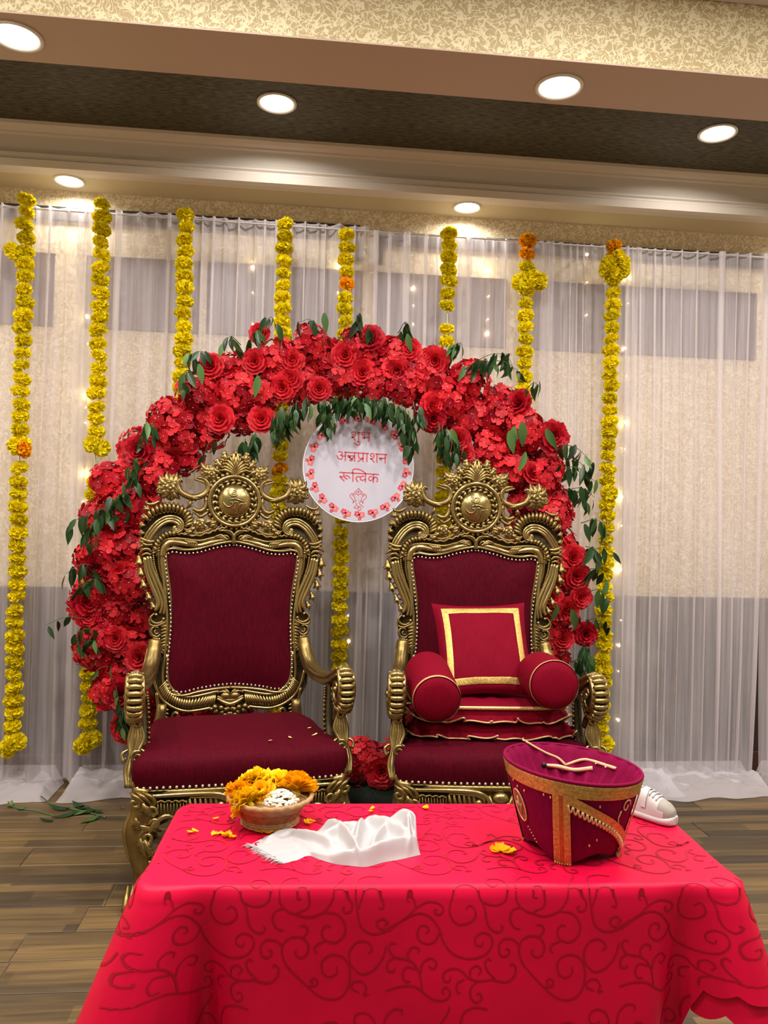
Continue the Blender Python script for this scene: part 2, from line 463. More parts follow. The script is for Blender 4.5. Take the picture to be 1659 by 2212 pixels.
# side walls of the hall, beyond the frame on both sides
for nm, x in (('wall_left', -3.2), ('wall_right', 4.4)):
    sw = MB(); sw.box((x, 0.6, 1.8), (0.12, 8.0, 3.8)); struct(nm, sw, PAPER)

# recessed downlights
LENS = emis('lit_lens', (1.0, 0.97, 0.90), 9.0)
TRIMW = mat('white_trim_ring', (0.75, 0.72, 0.66), 0.4)
rm = MB(); rm.lathe([(0.098, 0.0), (0.098, -0.006), (0.092, -0.010), (0.082, -0.006), (0.080, 0.0)], 32); ring_me = rm.mesh('trim_ring', TRIMW)
lm = MB(); lm.lathe([(0.079, -0.0015), (0.075, -0.004), (0.04, -0.006), (0.001, -0.0065)], 32); lens_me = lm.mesh('lens', LENS)
for (px, py, z, lab) in ((35, 78, 3.26, 'round lit downlight in the brown beam at the left edge of the frame'),
                         (1208, 187, 3.26, 'round lit downlight in the brown beam, right of centre'),
                         (598, 222, 3.5, 'round lit downlight in the dark ceiling tray, left of centre'),
                         (1550, 287, 3.5, 'round lit downlight in the dark ceiling tray near the right edge'),
                         (150, 390, 3.26, 'small lit downlight above the two leftmost marigold garlands'),
                         (1003, 459, 3.26, 'small lit downlight above the sixth marigold garland from left')):
    p = PZ(px, py, z)
    if z > 3.4: p = PZ(px, py, 3.5)
    k = 0.86 if py > 300 else 1.0
    if py > 350: k = 0.84; p.y = 4.40
    t = thing('downlight', lab, 'ceiling light', (p.x, p.y, z), group='recessed downlights')
    link('trim_ring', ring_me, t, scale=(k, k, 1)); link('lens', lens_me, t, scale=(k, k, 1))
    L = lamp('downlight_lamp', (0, 0, -0.012), DOWNLIGHT_POWER * (0.55 if py > 350 else 1.0), 0.15 * k); L.parent = t
# ================================================================== THE TWO THRONES
S_ = 0.00213
_cr, _sr = math.cos(rad(1.43)), math.sin(rad(1.43))
def L(px, py):
    dx, dy = px - 499.0, py - 1120.0
    return ((dx * _cr + dy * _sr) * S_, 1.45 - (-dx * _sr + dy * _cr) * S_)
def crest(zx, zy): return L(300 + zx / 7.54, 970 + zy / 7.54)      # three drawing scales of the carved back
def c1(zx, zy): return L(260 + zx / 3.607, 960 + zy / 3.607)
def c5(zx, zy): return L(290 + zx / 8.51, 1180 + zy / 8.51)
def c8(zx, zy): return L(300 + zx / 3.95, 1400 + zy / 3.95)
YB = 0.285
def path(fn, pts, y=YB, n=5, cl=False):
    return smooth_path([(fn(*p)[0], y, fn(*p)[1]) for p in pts], n, cl)
def offset(P, d):
    out = []
    for i, p in enumerate(P):
        t = P[min(i + 1, len(P) - 1)] - P[max(i - 1, 0)]
        nrm = V3((t[2], 0, -t[0])); nrm /= max(1e-9, np.linalg.norm(nrm))
        out.append(p + nrm * d)
    return out
def spiral(c, r0, r1, a0, turns, y=YB, n=22):
    return [V3((c[0] + (r0 + (r1 - r0) * t) * math.cos(a0 + turns * 2 * PI * t), y, c[1] + (r0 + (r1 - r0) * t) * math.sin(a0 + turns * 2 * PI * t))) for t in np.linspace(0, 1, n)]
def ribs(mb, A, B, n, r, mat_=0, y=YB, bulge=0.006, t0=0.0, t1=1.0):
    """carved gadroons: fat ribs between two curves"""
    A = np.array(A); B = np.array(B)
    def at(C, t):
        x = t * (len(C) - 1); i = min(int(x), len(C) - 2); return C[i] + (C[i + 1] - C[i]) * (x - i)
    for k in range(n):
        t = t0 + (t1 - t0) * (k + 0.5) / n
        a, b = at(A, t), at(B, t)
        m = (a + b) / 2 + V3((0, -bulge, 0))
        mb.tube(smooth_path([a, m, b], 3), [r * 0.6, r * 0.95, r, r * 1.05, r, r * 0.8, r * 0.35], 6, mat_)
def leaf_tube(mb, pts, w, mat_=0, sy=0.6, n=4):
    P = smooth_path(pts, n)
    k = len(P); R = [w * max(0.22, math.sin(PI * min(1, 0.22 + 0.74 * i / (k - 1)))) for i in range(k)]
    mb.tube(P, R, 6, mat_, sy=sy)
def acanthus(mb, base, ang, length, width, curl=0.5, y=YB, lobes=3, mat_=0):
    """a carved leaf: midrib with paired lobes that bend outward"""
    bx, bz = base
    pts = []
    for t in np.linspace(0, 1, 5):
        a = ang + curl * t
        pts.append((bx + length * t * math.cos(a), y - 0.012 * math.sin(PI * t), bz + length * t * math.sin(a)))
    leaf_tube(mb, pts, width * 0.30, mat_)
    for s in (-1, 1):
        for q in range(lobes):
            t = 0.12 + 0.26 * q; a = ang + curl * t
            o = V3((bx + length * t * math.cos(a), y + 0.002, bz + length * t * math.sin(a)))
            la = a + s * (0.75 - 0.1 * q); ll = width * (0.84 - 0.14 * q)
            e = o + V3((ll * math.cos(la), -0.004, ll * math.sin(la)))
            e2 = o + V3((ll * 0.55 * math.cos(la - s * 0.25), -0.008, ll * 0.55 * math.sin(la - s * 0.25)))
            leaf_tube(mb, [o, e2, e], width * 0.25, mat_)
def lean(p):   # the back leans slightly
    return (p[0], p[1] + 0.05 * (p[2] - 0.55), p[2])

# ---------------------------------------------------------------- back frame
OUT = [(868, 775), (780, 786), (690, 806), (600, 830), (500, 836), (420, 824), (372, 842), (353, 900), (366, 1000), (388, 1200), (400, 1350), (395, 1500), (381, 1650), (374, 1780), (392, 1860), (440, 1897), (520, 1906), (620, 1886), (750, 1871), (868, 1866)]
half = [c1(*p) for p in OUT]
xc = half[0][0]
half = [(min(0.0, x - xc * (1 - i / (len(half) - 1)) - half[-1][0] * (i / (len(half) - 1))), z) for i, (x, z) in enumerate(half)]
half[0] = (0.0, half[0][1]); half[-1] = (0.0, half[-1][1])
loop = half + [(-x, z) for x, z in reversed(half[1:-1])]
OUTLINE = smooth_path([(x, YB, z) for x, z in loop], 5, closed=True)

def make_back_frame():
    m = MB()     # left half, then mirrored; 0 gold, 1 patina with crevice shade, 2 polished
    # ground behind the relief, its dark colour painting the crevice shade
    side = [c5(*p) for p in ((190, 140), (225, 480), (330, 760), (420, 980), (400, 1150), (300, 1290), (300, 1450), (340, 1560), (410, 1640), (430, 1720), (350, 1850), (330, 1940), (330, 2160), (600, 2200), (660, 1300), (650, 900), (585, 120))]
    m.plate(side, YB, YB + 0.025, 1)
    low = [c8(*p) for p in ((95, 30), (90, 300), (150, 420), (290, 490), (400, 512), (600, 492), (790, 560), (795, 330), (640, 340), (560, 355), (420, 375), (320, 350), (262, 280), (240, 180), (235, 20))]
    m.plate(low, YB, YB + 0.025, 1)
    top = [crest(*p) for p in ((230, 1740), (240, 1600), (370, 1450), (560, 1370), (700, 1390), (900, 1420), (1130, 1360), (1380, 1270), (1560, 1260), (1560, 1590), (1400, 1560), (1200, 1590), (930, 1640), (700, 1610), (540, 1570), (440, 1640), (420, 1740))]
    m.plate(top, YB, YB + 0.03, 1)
    # inner rail all round the cloth
    O = offset(OUTLINE, 0)
    cut = [p for p in O[: len(O) // 2 + 1]]
    inner = [p + V3((0, -0.008, 0)) for p in offset(cut, 0.010)]
    m.tube(inner, 0.0065, 8, 2)
    # top rail: a fat roll between two fillets
    fat = path(crest, ((1385, 1490), (1280, 1490), (1130, 1525), (930, 1572), (760, 1545), (600, 1515), (480, 1520), (400, 1600), (370, 1740)), YB - 0.004)
    m.tube(fat, [0.006, 0.010, 0.014, 0.012, 0.011, 0.015, 0.017, 0.017, 0.014], 10, 2)
    m.tube(path(crest, ((1420, 1480), (1390, 1420), (1290, 1420), (1130, 1455), (960, 1490), (760, 1468), (560, 1450), (400, 1480), (310, 1590), (280, 1740)), YB - 0.003), [0.004, 0.006, 0.007, 0.006, 0.006, 0.006, 0.006], 8, 0)
    for k in range(4):   # small bound leaves across the rail
        x = 770 + 38 * k
        m.tube(path(crest, ((x - 60, 1475 + k * 4), (x + 5, 1520), (x + 30, 1575)), YB - 0.012), [0.003, 0.006, 0.004], 6, 0)
    for k in range(4):   # leaf scroll at the rail's inner end
        m.tube(path(crest, ((1180 + 45 * k, 1430 + 12 * k), (1290 + 30 * k, 1400 + 22 * k), (1360 + 12 * k, 1450 + 15 * k)), YB - 0.012), [0.002, 0.006, 0.003], 6, 2)
    # fillets of the side strip
    m.tube(path(c5, ((565, 120), (575, 300), (600, 500), (640, 800), (652, 1000), (648, 1300), (628, 1500), (612, 1800), (592, 2200)), YB - 0.002), 0.006, 8, 0)
    m.tube(path(c5, ((500, 100), (520, 300), (560, 560), (600, 800)), YB - 0.002), [0.013, 0.011, 0.008, 0.003], 8, 2)
    m.tube(path(c5, ((440, 60), (450, 350), (515, 600), (585, 800), (612, 960)), YB - 0.002), [0.007, 0.006, 0.005, 0.004, 0.002], 8, 0)
    for P in path(c5, ((345, 0), (345, 130), (362, 300), (400, 450), (448, 600), (500, 720), (548, 880)), YB - 0.006, 5)[::1]:
        pass
    bd = path(c5, ((345, 0), (345, 130), (362, 300), (400, 450), (448, 600), (500, 720), (548, 880)), YB - 0.006, 5)
    for i, p in enumerate(bd): m.ball(p, 0.0066 - 0.0028 * i / len(bd), 6, 4, 0)
    # cornucopia scroll: three rounded flutes
    for pts, r in ((((195, 180), (235, 450), (325, 700), (425, 950), (425, 1070), (385, 1130)), 0.0105), (((245, 160), (290, 420), (380, 650), (470, 900), (500, 1050), (465, 1190)), 0.0085), (((292, 160), (340, 400), (420, 600), (520, 850), (552, 1050), (525, 1210)), 0.0075)):
        m.tube(path(c5, pts, YB - 0.010), [r * 0.8, r, r, r, r, r * 0.8], 8, 2)
    m.tube(path(c5, ((110, 110), (180, 45), (260, 40), (320, 95)), YB - 0.012), [0.004, 0.008, 0.008, 0.004], 8, 0)
    m.tube(path(c5, ((150, 150), (230, 115), (312, 140)), YB - 0.014), [0.004, 0.007, 0.004], 8, 0)
    m.tube(path(c5, ((70, 40), (150, -20), (240, -40), (330, 0)), YB - 0.010), [0.004, 0.008, 0.007, 0.004], 8, 0)
    # curls under the cornucopia
    for c, r in (((525, 1285), 0.008), ((400, 1205), 0.0075), ((330, 1885), 0.010), ((450, 1640), 0.006)):
        x, z = c5(*c); m.ball((x, YB - 0.012, z), r, 8, 6, 2)
    for pts, r in ((((370, 1180), (300, 1260), (330, 1330), (430, 1365), (550, 1300)), 0.007), (((275, 1290), (300, 1380), (400, 1410), (500, 1370), (590, 1300)), 0.006), (((440, 1440), (350, 1430), (310, 1500), (340, 1575), (420, 1600), (470, 1560)), 0.007), (((400, 1470), (370, 1510), (400, 1550), (440, 1530)), 0.005),
                   (((340, 1620), (415, 1640), (420, 1710), (375, 1790), (320, 1850)), 0.007), (((480, 1430), (560, 1350), (600, 1280)), 0.006), (((420, 1900), (480, 1870), (520, 1905)), 0.006)):
        m.tube(path(c5, pts, YB - 0.008), [r * 0.5, r, r, r * 0.5], 7, 0)
    x, z = c5(545, 1810); m.tube(spiral((x, z), 0.016, 0.004, 0.5, 1.4, YB - 0.008), [0.006, 0.005, 0.004], 7, 0)
    for k in range(7):
        y_ = 1410 + 58 * k
        m.tube(path(c5, ((480, y_ + 22), (545, y_ + 6), (598, y_ - 4)), YB - 0.006), [0.005, 0.0085, 0.007], 6, 0)
    for k in range(4):
        x, z = c5(450 + 12 * (k % 2), 1640 + 60 * k); m.ball((x, YB - 0.006, z), 0.0075, 6, 4, 0)
    # bottom rail: fillets with flutes between
    f1 = path(c8, ((232, 20), (236, 190), (254, 280), (325, 357), (420, 384), (560, 366), (640, 352), (655, 368)), YB - 0.004)
    f2 = path(c8, ((120, 180), (150, 300), (205, 400), (300, 470), (400, 500), (500, 496), (590, 484)), YB - 0.004)
    m.tube(f1, 0.0075, 8, 2); m.tube(f2, 0.0075, 8, 2)
    g1 = path(c8, ((228, 230), (250, 300), (320, 372), (420, 398), (560, 380), (632, 372)), YB - 0.004)
    g2 = path(c8, ((160, 300), (205, 385), (300, 452), (400, 482), (500, 478), (622, 468)), YB - 0.004)
    ribs(m, g1, g2, 26, 0.0058, 2, YB, 0.010)
    # centre cartouche and the shell under it
    for k in range(3):
        m.tube(path(c8, ((650 + 28 * k, 352 - 8 * k), (700 + 16 * k, 358), (715 + 12 * k, 405), (690 + 24 * k, 432)), YB - 0.012), [0.004, 0.007, 0.006, 0.004], 7, 0)
    m.tube(path(c8, ((640, 405), (690, 440), (740, 458), (788, 462)), YB - 0.016), [0.006, 0.010, 0.011, 0.011], 8, 2)
    m.tube(path(c8, ((640, 390), (700, 420), (788, 432)), YB - 0.012), 0.006, 8, 0)
    x, z = c8(788, 392); m.ball((x, YB - 0.006, z), (0.026, 0.018, 0.020), 10, 6, 0)
    for k in range(4):
        a, bx = 622 + 52 * k, 0
        xa, za = c8(a, 478 + 9 * k); m.ball((xa, YB - 0.010, za), (0.0145, 0.014, 0.014), 8, 6, 0)
        xa, za = c8(a + 8, 516 + 13 * k); m.ball((xa, YB - 0.004, za), (0.0145, 0.012, 0.014), 8, 6, 0)
    x, z = c8(592, 492); m.ball((x, YB - 0.010, z), 0.009, 8, 6, 2)
    # stile below the rail, with stacked bars
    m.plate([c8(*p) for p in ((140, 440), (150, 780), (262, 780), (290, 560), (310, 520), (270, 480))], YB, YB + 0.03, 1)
    m.tube(path(c8, ((150, 330), (165, 480), (160, 780)), YB - 0.004), 0.008, 8, 0)
    m.tube(path(c8, ((318, 520), (300, 505), (278, 525), (266, 600), (262, 780)), YB - 0.004), [0.010, 0.008, 0.007, 0.007], 8, 0)
    for k in range(9):
        m.tube(path(c8, ((182, 480 + 32 * k), (215, 472 + 32 * k), (246, 480 + 32 * k)), YB - 0.006), [0.005, 0.007, 0.005], 6, 0)
    m.mirror(); m.map(lean)
    return m
def make_crest():
    m = MB()
    sh = [crest(*p) for p in ((60, 1480), (40, 1290), (110, 1130), (230, 985), (420, 900), (560, 900), (700, 950), (820, 1060), (835, 1200), (800, 1300), (640, 1400), (470, 1420), (330, 1500), (270, 1600), (250, 1740), (90, 1740))]
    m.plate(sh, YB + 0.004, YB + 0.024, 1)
    # shoulder volute: three flutes rolling into an eye
    for d, r in ((0.012, 0.0085), (0.0, 0.0075), (-0.012, 0.0065)):
        P = path(crest, ((130, 1470), (200, 1350), (310, 1220), (440, 1145), (560, 1145), (640, 1200), (655, 1280), (610, 1330), (555, 1320), (548, 1275), (585, 1262)), YB - 0.014)
        k = len(P); Q = []
        for i, p in enumerate(offset(P, d)):
            f = max(0.0, 1 - max(0, i / k - 0.45) * 1.7); Q.append(P[i] + (p - P[i]) * f)
        m.tube(Q, [r, r, r, r * 0.9, r * 0.7, r * 0.6], 8, 2)
    oa = path(crest, ((150, 1210), (230, 1110), (350, 1050), (480, 1030), (600, 1050), (690, 1110), (720, 1200), (705, 1290)), YB - 0.004)
    ob = path(crest, ((60, 1090), (190, 960), (330, 885), (470, 868), (620, 890), (760, 960), (850, 1080), (870, 1210)), YB - 0.004)
    ribs(m, oa, ob, 15, 0.0088, 0, YB, 0.012)
    m.tube(oa, 0.004, 6, 0)
    ia = path(crest, ((560, 1345), (440, 1330), (340, 1390), (265, 1480), (225, 1600)), YB - 0.004)
    ib = path(crest, ((590, 1400), (480, 1420), (390, 1480), (320, 1570), (285, 1690)), YB - 0.004)
    ribs(m, ia, ib, 8, 0.0085, 0, YB, 0.010)
    # leaves on the outer edge of the shoulder
    for (x, y, a, l) in ((185, 1000, 2.6, 0.036), (140, 1120, 2.9, 0.030), (110, 1240, 3.0, 0.026), (105, 1360, 3.1, 0.024), (105, 1490, 3.3, 0.022)):
        acanthus(m, crest(x, y), a, l, 0.028, 0.5, YB - 0.004, 2)
    m.tube(path(crest, ((330, 850), (230, 905), (140, 900), (115, 855)), YB - 0.006), [0.004, 0.009, 0.007, 0.005], 7, 0)
    m.tube(path(crest, ((40, 1440), (110, 1480), (180, 1500), (250, 1490)), YB - 0.016), [0.006, 0.010, 0.010, 0.006], 7, 0)
    m.tube(path(crest, ((40, 1500), (120, 1550), (220, 1545)), YB - 0.014), [0.005, 0.009, 0.006], 7, 0)
    for k in range(3): m.tube(path(crest, ((250 - 20 * k, 1610 + 40 * k), (300, 1570 + 40 * k), (330, 1560 + 42 * k)), YB - 0.008), 0.006, 6, 0)
    # leaves around the shoulder rosette, with its small volute
    for (a, l) in ((2.2, 0.052), (1.75, 0.046), (1.2, 0.045), (0.75, 0.052), (2.75, 0.050), (3.5, 0.040), (4.0, 0.044), (4.5, 0.042), (5.0, 0.046), (5.5, 0.040)):
        acanthus(m, crest(490, 640), a, l * 1.45, 0.052, 0.45 if a < PI / 2 or a > 4.7 else -0.45, YB + 0.004, 2)
    m.tube(spiral(crest(325, 690), 0.014, 0.004, 0.0, 1.3, YB - 0.006), [0.006, 0.005, 0.005], 7, 0)
    x, z = crest(325, 690); m.ball((x, YB - 0.008, z), 0.006, 6, 4, 0)
    # C scroll from the shoulder rosette up to the medallion
    C1 = path(crest, ((690, 535), (640, 510), (605, 590), (640, 690), (720, 750), (830, 790), (950, 775), (1050, 715), (1085, 630), (1060, 540), (990, 490), (900, 480)), YB - 0.004)
    m.tube(C1, [0.008, 0.011, 0.014, 0.015, 0.015, 0.014, 0.013, 0.012, 0.009], 9, 0)
    m.tube([p + V3((0, -0.009, 0)) for p in offset(C1, 0.003)], [0.003, 0.005, 0.005, 0.005, 0.005, 0.005, 0.003], 6, 2)
    for k in range(4):
        m.tube(path(crest, ((1060 - 40 * k, 560 - 14 * k), (1000 - 40 * k, 540 - 14 * k), (960 - 30 * k, 505 - 8 * k)), YB - 0.008), [0.004, 0.006, 0.003], 6, 0)
    acanthus(m, crest(780, 775), -0.5, 0.06, 0.026, 0.4, YB - 0.004, 2)
    m.tube(path(crest, ((1035, 760), (1058, 830), (1050, 930), (1000, 1000), (920, 1010), (850, 970)), YB - 0.002), [0.006, 0.010, 0.012, 0.012, 0.011, 0.008], 8, 0)
    m.tube(path(crest, ((900, 1060), (960, 1100), (1030, 1070), (1090, 1010)), YB - 0.004), [0.004, 0.008, 0.008, 0.004], 8, 0)
    m.tube(path(crest, ((840, 1020), (920, 1060), (1000, 1040)), YB), [0.004, 0.007, 0.004], 8, 0)
    acanthus(m, crest(760, 960), 0.9, 0.045, 0.024, 0.4, YB, 2)
    # lower garland of leaves and berries beside the medallion, and the waved ledge
    for (x, y, a, l) in ((1010, 1210, 0.15, 0.05), (1080, 1220, 0.1, 0.05), (890, 1270, 3.6, 0.036), (1100, 1270, 0.3, 0.04), (850, 1320, 3.5, 0.04)):
        acanthus(m, crest(x, y), a, l, 0.036, 0.3, YB - 0.002, 2)
    for i, p in enumerate(path(crest, ((720, 1310), (800, 1345), (880, 1370), (960, 1370), (1050, 1340), (1130, 1300), (1200, 1270)), YB - 0.004, 3)):
        m.ball(p, 0.0085, 6, 5, 0)
    ledge = path(crest, ((590, 1385), (700, 1380), (900, 1412), (1130, 1352), (1250, 1305), (1390, 1272)), YB - 0.010, 8)
    m.tube([p + V3((0, 0, 0.0035 * math.sin(i * 1.3))) for i, p in enumerate(ledge)], 0.0048, 7, 0)
    # palmette under the medallion
    for k in range(4):
        m.tube(path(crest, ((1505, 1545 - 10 * k), (1490 - 10 * k, 1420 - 8 * k), (1440 - 35 * k, 1345 - 6 * k), (1370 - 40 * k, 1320 + 6 * k)), YB - 0.014 + 0.002 * k), [0.006, 0.0075, 0.006, 0.003], 7, 0)
    # great palmette on top
    for k in range(7):
        a = PI / 2 + 0.03 + k * 0.165
        ln = 0.118 - 0.008 * k
        bx, bz = crest(1545, 470)
        e = (bx + ln * math.cos(a) * 0.95, bz + ln * math.sin(a))
        mid = (bx + ln * 0.55 * math.cos(a - 0.10), bz + ln * 0.62 * math.sin(a - 0.1))
        m.tube(smooth_path([(bx, YB - 0.006, bz), (mid[0], YB - 0.018, mid[1]), (e[0], YB - 0.010, e[1]), (e[0] - 0.006 - 0.002 * k, YB - 0.022, e[1] - 0.006)], 4), [0.004, 0.008, 0.0095, 0.007, 0.004], 7, 0)
    for k in range(5):   # volutes at the palmette's foot
        m.tube(path(crest, ((1520 - 12 * k, 455 - 8 * k), (1480 - 34 * k, 330 + 6 * k), (1420 - 34 * k, 270 + 26 * k), (1370 - 26 * k, 300 + 20 * k), (1360 - 20 * k, 350 + 16 * k)), YB - 0.012 + 0.003 * k), [0.005, 0.0075, 0.007, 0.005, 0.003], 7, 0)
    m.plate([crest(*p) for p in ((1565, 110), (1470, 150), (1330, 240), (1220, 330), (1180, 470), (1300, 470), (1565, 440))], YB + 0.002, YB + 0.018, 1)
    for (x, y) in ((1290, 215), (1340, 190), (1250, 260), (1290, 280), (1345, 250), (1230, 320), (1270, 345)):
        q = crest(x, y); m.ball((q[0], YB - 0.008, q[1]), 0.008, 6, 5, 0)
    for (x, y, a, l) in ((1330, 330, 2.5, 0.06), (1300, 400, 2.9, 0.05), (1400, 230, 2.2, 0.06)):
        acanthus(m, crest(x, y), a, l, 0.040, -0.4, YB - 0.002, 3)
    # leaves of the upper rosette: long spikes outward
    for (a, l) in ((2.55, 0.055), (2.3, 0.040), (1.5, 0.034), (2.95, 0.036), (0.7, 0.034)):
        acanthus(m, crest(1130, 410), a, l * 1.25, 0.044, -0.25, YB + 0.002, 2)
    m.mirror(); m.map(lean)
    return m
def rosette_mesh(r, petals=6):
    m = MB()
    for ring, (rr, np_, yy) in enumerate(((1.0, petals, 0.0), (0.62, petals - 1, -0.010))):
        for k in range(np_):
            a = 2 * PI * (k + 0.5 * ring) / np_ + 0.3
            d = V3((math.cos(a), 0, math.sin(a))); s = V3((-math.sin(a), 0, math.cos(a)))
            def fn(i, j):
                t = j / 4; u = (i - 3) / 3
                w = rr * r * 0.52 * (math.sin(PI * (0.14 + 0.70 * t)) ** 0.8)
                h = -0.004 - 0.26 * rr * r * math.sin(PI * t * 0.9) + 0.20 * rr * r * (1 - abs(u)) * t + 0.05 * rr * r * abs(math.sin(u * 4.5))
                return d * rr * r * (0.12 + 0.98 * t) * (1 - 0.10 * u * u * (t > .8)) + s * w * u + V3((0, yy + h, 0))
            m.grid(7, 5, fn, 0)
    m.ball((0, -0.020, 0), (r * 0.24, r * 0.30, r * 0.24), 8, 6, 1)
    m.lathe([(r * 0.70, 0.008), (r * 0.62, 0.010), (r * 0.30, 0.012)], 10, axis='y', mat=2)
    return m.mesh('carved_rosette', [GOLD, GOLD_BR, GOLD_DK])
MED = (0.0, crest(1560, 850)[1])
def make_medallion(parent):
    m = MB(); c = (0, 0, 0)
    m.lathe([(0.136, -0.012), (0.136, 0.004), (0.118, 0.010), (0.080, 0.010), (0.04, 0.008)], 36, c, 'y', 1)
    for k in range(34):
        a = 2 * PI * k / 34
        m.ball((0.128 * math.cos(a), -0.008, 0.128 * math.sin(a)), (0.0115, 0.010, 0.0115), 6, 5, 0)
    ring = [V3((0.114 * math.cos(a), -0.018, 0.114 * math.sin(a))) for a in np.linspace(0, 2 * PI, 40)[:-1]]
    m.tube(ring, 0.0095, 8, 2, closed=True)
    ring = [V3((0.101 * math.cos(a), -0.014, 0.101 * math.sin(a))) for a in np.linspace(0, 2 * PI, 40)[:-1]]
    m.tube(ring, 0.0045, 6, 0, closed=True)
    o = m.build('medallion', [GOLD, GOLD_DK, GOLD_BR], parent, loc=lean((MED[0], YB + 0.004, MED[1])))
    w = MB()
    for k in range(20):
        a = 2 * PI * k / 20
        for s in (-1, 1):
            r0, r1 = 0.090, 0.090 + s * 0.008
            leaf_tube(w, [(r0 * math.cos(a), -0.014, r0 * math.sin(a)), (r1 * math.cos(a + 0.14), -0.019, r1 * math.sin(a + 0.14)), ((r1 + s * 0.001) * math.cos(a + 0.27), -0.014, (r1 + s * 0.001) * math.sin(a + 0.27))], 0.0072, 0, 0.7, 3)
    w.build('laurel_wreath', GOLD_BR, o)
    b = MB()
    b.lathe([(0.079, 0.010), (0.076, 0.018), (0.062, 0.030), (0.040, 0.038), (0.018, 0.042), (0.002, 0.043)], 32, c, 'y', 0)
    b.build('boss', GOLD_BR, o)
    e = MB()
    sc = 0.076 / 112.0
    def q(pts):
        out = []
        for p in smooth_path([((x - 875) * sc, 0, -(y - 445) * sc) for x, y in pts], 5):
            rr = math.hypot(p[0], p[2]); h = 0.043 - 0.030 * (rr / 0.076) ** 2.2
            out.append(V3((p[0], -h - 0.001, p[2])))
        return out
    for pts in (((853, 395), (858, 384), (872, 382), (880, 392), (878, 408), (856, 410), (838, 400), (836, 380), (852, 364), (872, 362)),
                ((840, 362), (812, 385), (796, 420), (798, 455), (818, 480), (842, 484), (858, 470), (852, 452), (838, 456)),
                ((838, 456), (842, 436), (870, 430), (900, 436), (930, 446), (956, 440), (966, 424)),
                ((858, 470), (870, 452), (892, 450), (894, 480), (892, 510), (884, 530), (872, 540), (888, 545), (906, 530), (904, 500), (908, 466), (940, 462), (966, 440))):
        Q = q(pts)
        e.tube([p + V3((0, 0.0015, 0)) for p in Q], [0.004, 0.0062, 0.0066, 0.0066, 0.006, 0.004], 6, 1, sy=0.5)  # dark under-stroke paints the shade along the raised lines
        e.tube([p + V3((0, -0.001, 0)) for p in Q], [0.0022, 0.0036, 0.0040, 0.0040, 0.0034, 0.0022], 6, 0, sy=0.9)
    e.build('relief_emblem', [GOLD_BR, GOLD_DK], o)
    return o
def bell_mesh():
    m = MB()
    m.lathe([(0.002, 0.016), (0.006, 0.015), (0.0075, 0.006), (0.012, -0.006), (0.0175, -0.013), (0.012, -0.0135)], 10)
    for k in range(5):
        a = 2 * PI * k / 5; m.ball((0.014 * math.cos(a), 0.014 * math.sin(a), -0.013), 0.0045, 5, 4)
    m.ball((0, 0, -0.019), 0.0065, 6, 5); m.ball((0, 0, -0.029), 0.004, 6, 4); m.tube([(0, 0, 0.015), (0, 0, 0.022)], 0.0025, 5)
    m.tube([(0, 0, 0.006), (0.018, 0.006, 0.010)], 0.003, 5)
    return m.mesh('carved_bell', GOLD)
# ---------------------------------------------------------------- upholstery
def make_panel():
    m = MB(); O = OUTLINE; n = len(O)
    c = V3((0, 0, sum(p[2] for p in O) / n))
    K = 9
    def fn(i, j):
        t = j / (K - 1)            # 0 edge .. 1 centre
        s = 1 - t
        p = c + (O[i] - V3((0, O[i][1], 0)) - c) * s
        return lean((p[0], YB + 0.004 - 0.034 * (1 - s ** 3.5), p[2]))
    m.grid(n, K, fn, 0, closed_u=True)
    m.map(lambda p: p)
    bk = MB(); bk.plate([(p[0], p[2]) for p in offset(O, 0.004)], YB + 0.006, YB + 0.03, 1); bk.map(lean); m.merge(bk)
    return m
def nail_row(P, step, r, off):
    m = MB(); P = [V3(p) for p in P]; d = 0.0; nxt = 0.0
    for i in range(len(P) - 1):
        a, b_ = P[i], P[i + 1]; L_ = np.linalg.norm(b_ - a)
        while nxt <= d + L_:
            q = a + (b_ - a) * ((nxt - d) / max(L_, 1e-9)); m.ball(q + V3(off), r, 6, 4); nxt += step
        d += L_
    return m
# ---------------------------------------------------------------- seat
def seat_half(y):     # half width of the seat at depth y (front y=-0.34)
    t = (y + 0.34) / 0.60
    return 0.405 - 0.075 * t
def seat_outline(n=14, grow=0.0):
    """rounded trapezoid, counter-clockwise from above, front edge slightly bowed"""
    c = [(-0.405, -0.335), (0.405, -0.335), (0.335, 0.26), (-0.335, 0.26)]
    P = []
    r = 0.05
    for k in range(4):
        p0, p1, p2 = V3(c[k - 1]), V3(c[k]), V3(c[(k + 1) % 4])
        d0 = (p0 - p1) / np.linalg.norm(p0 - p1); d1 = (p2 - p1) / np.linalg.norm(p2 - p1)
        for t in np.linspace(0, 1, 5):
            a = p1 + d0 * r; b_ = p1 + d1 * r
            P.append((1 - t) ** 2 * a + 2 * t * (1 - t) * p1 + t * t * b_)
        e0 = p1 + d1 * r; e1 = p2 - d1 * r
        for t in np.linspace(0, 1, n)[1:-1]:
            q = e0 + (e1 - e0) * t
            if k == 0: q = q + V3((0, -0.020 * math.sin(PI * t)))
            P.append(q)
    return [V3((p[0] * (1 + grow), p[1] * (1 + grow), 0)) for p in P]
Z_NAIL = 0.452
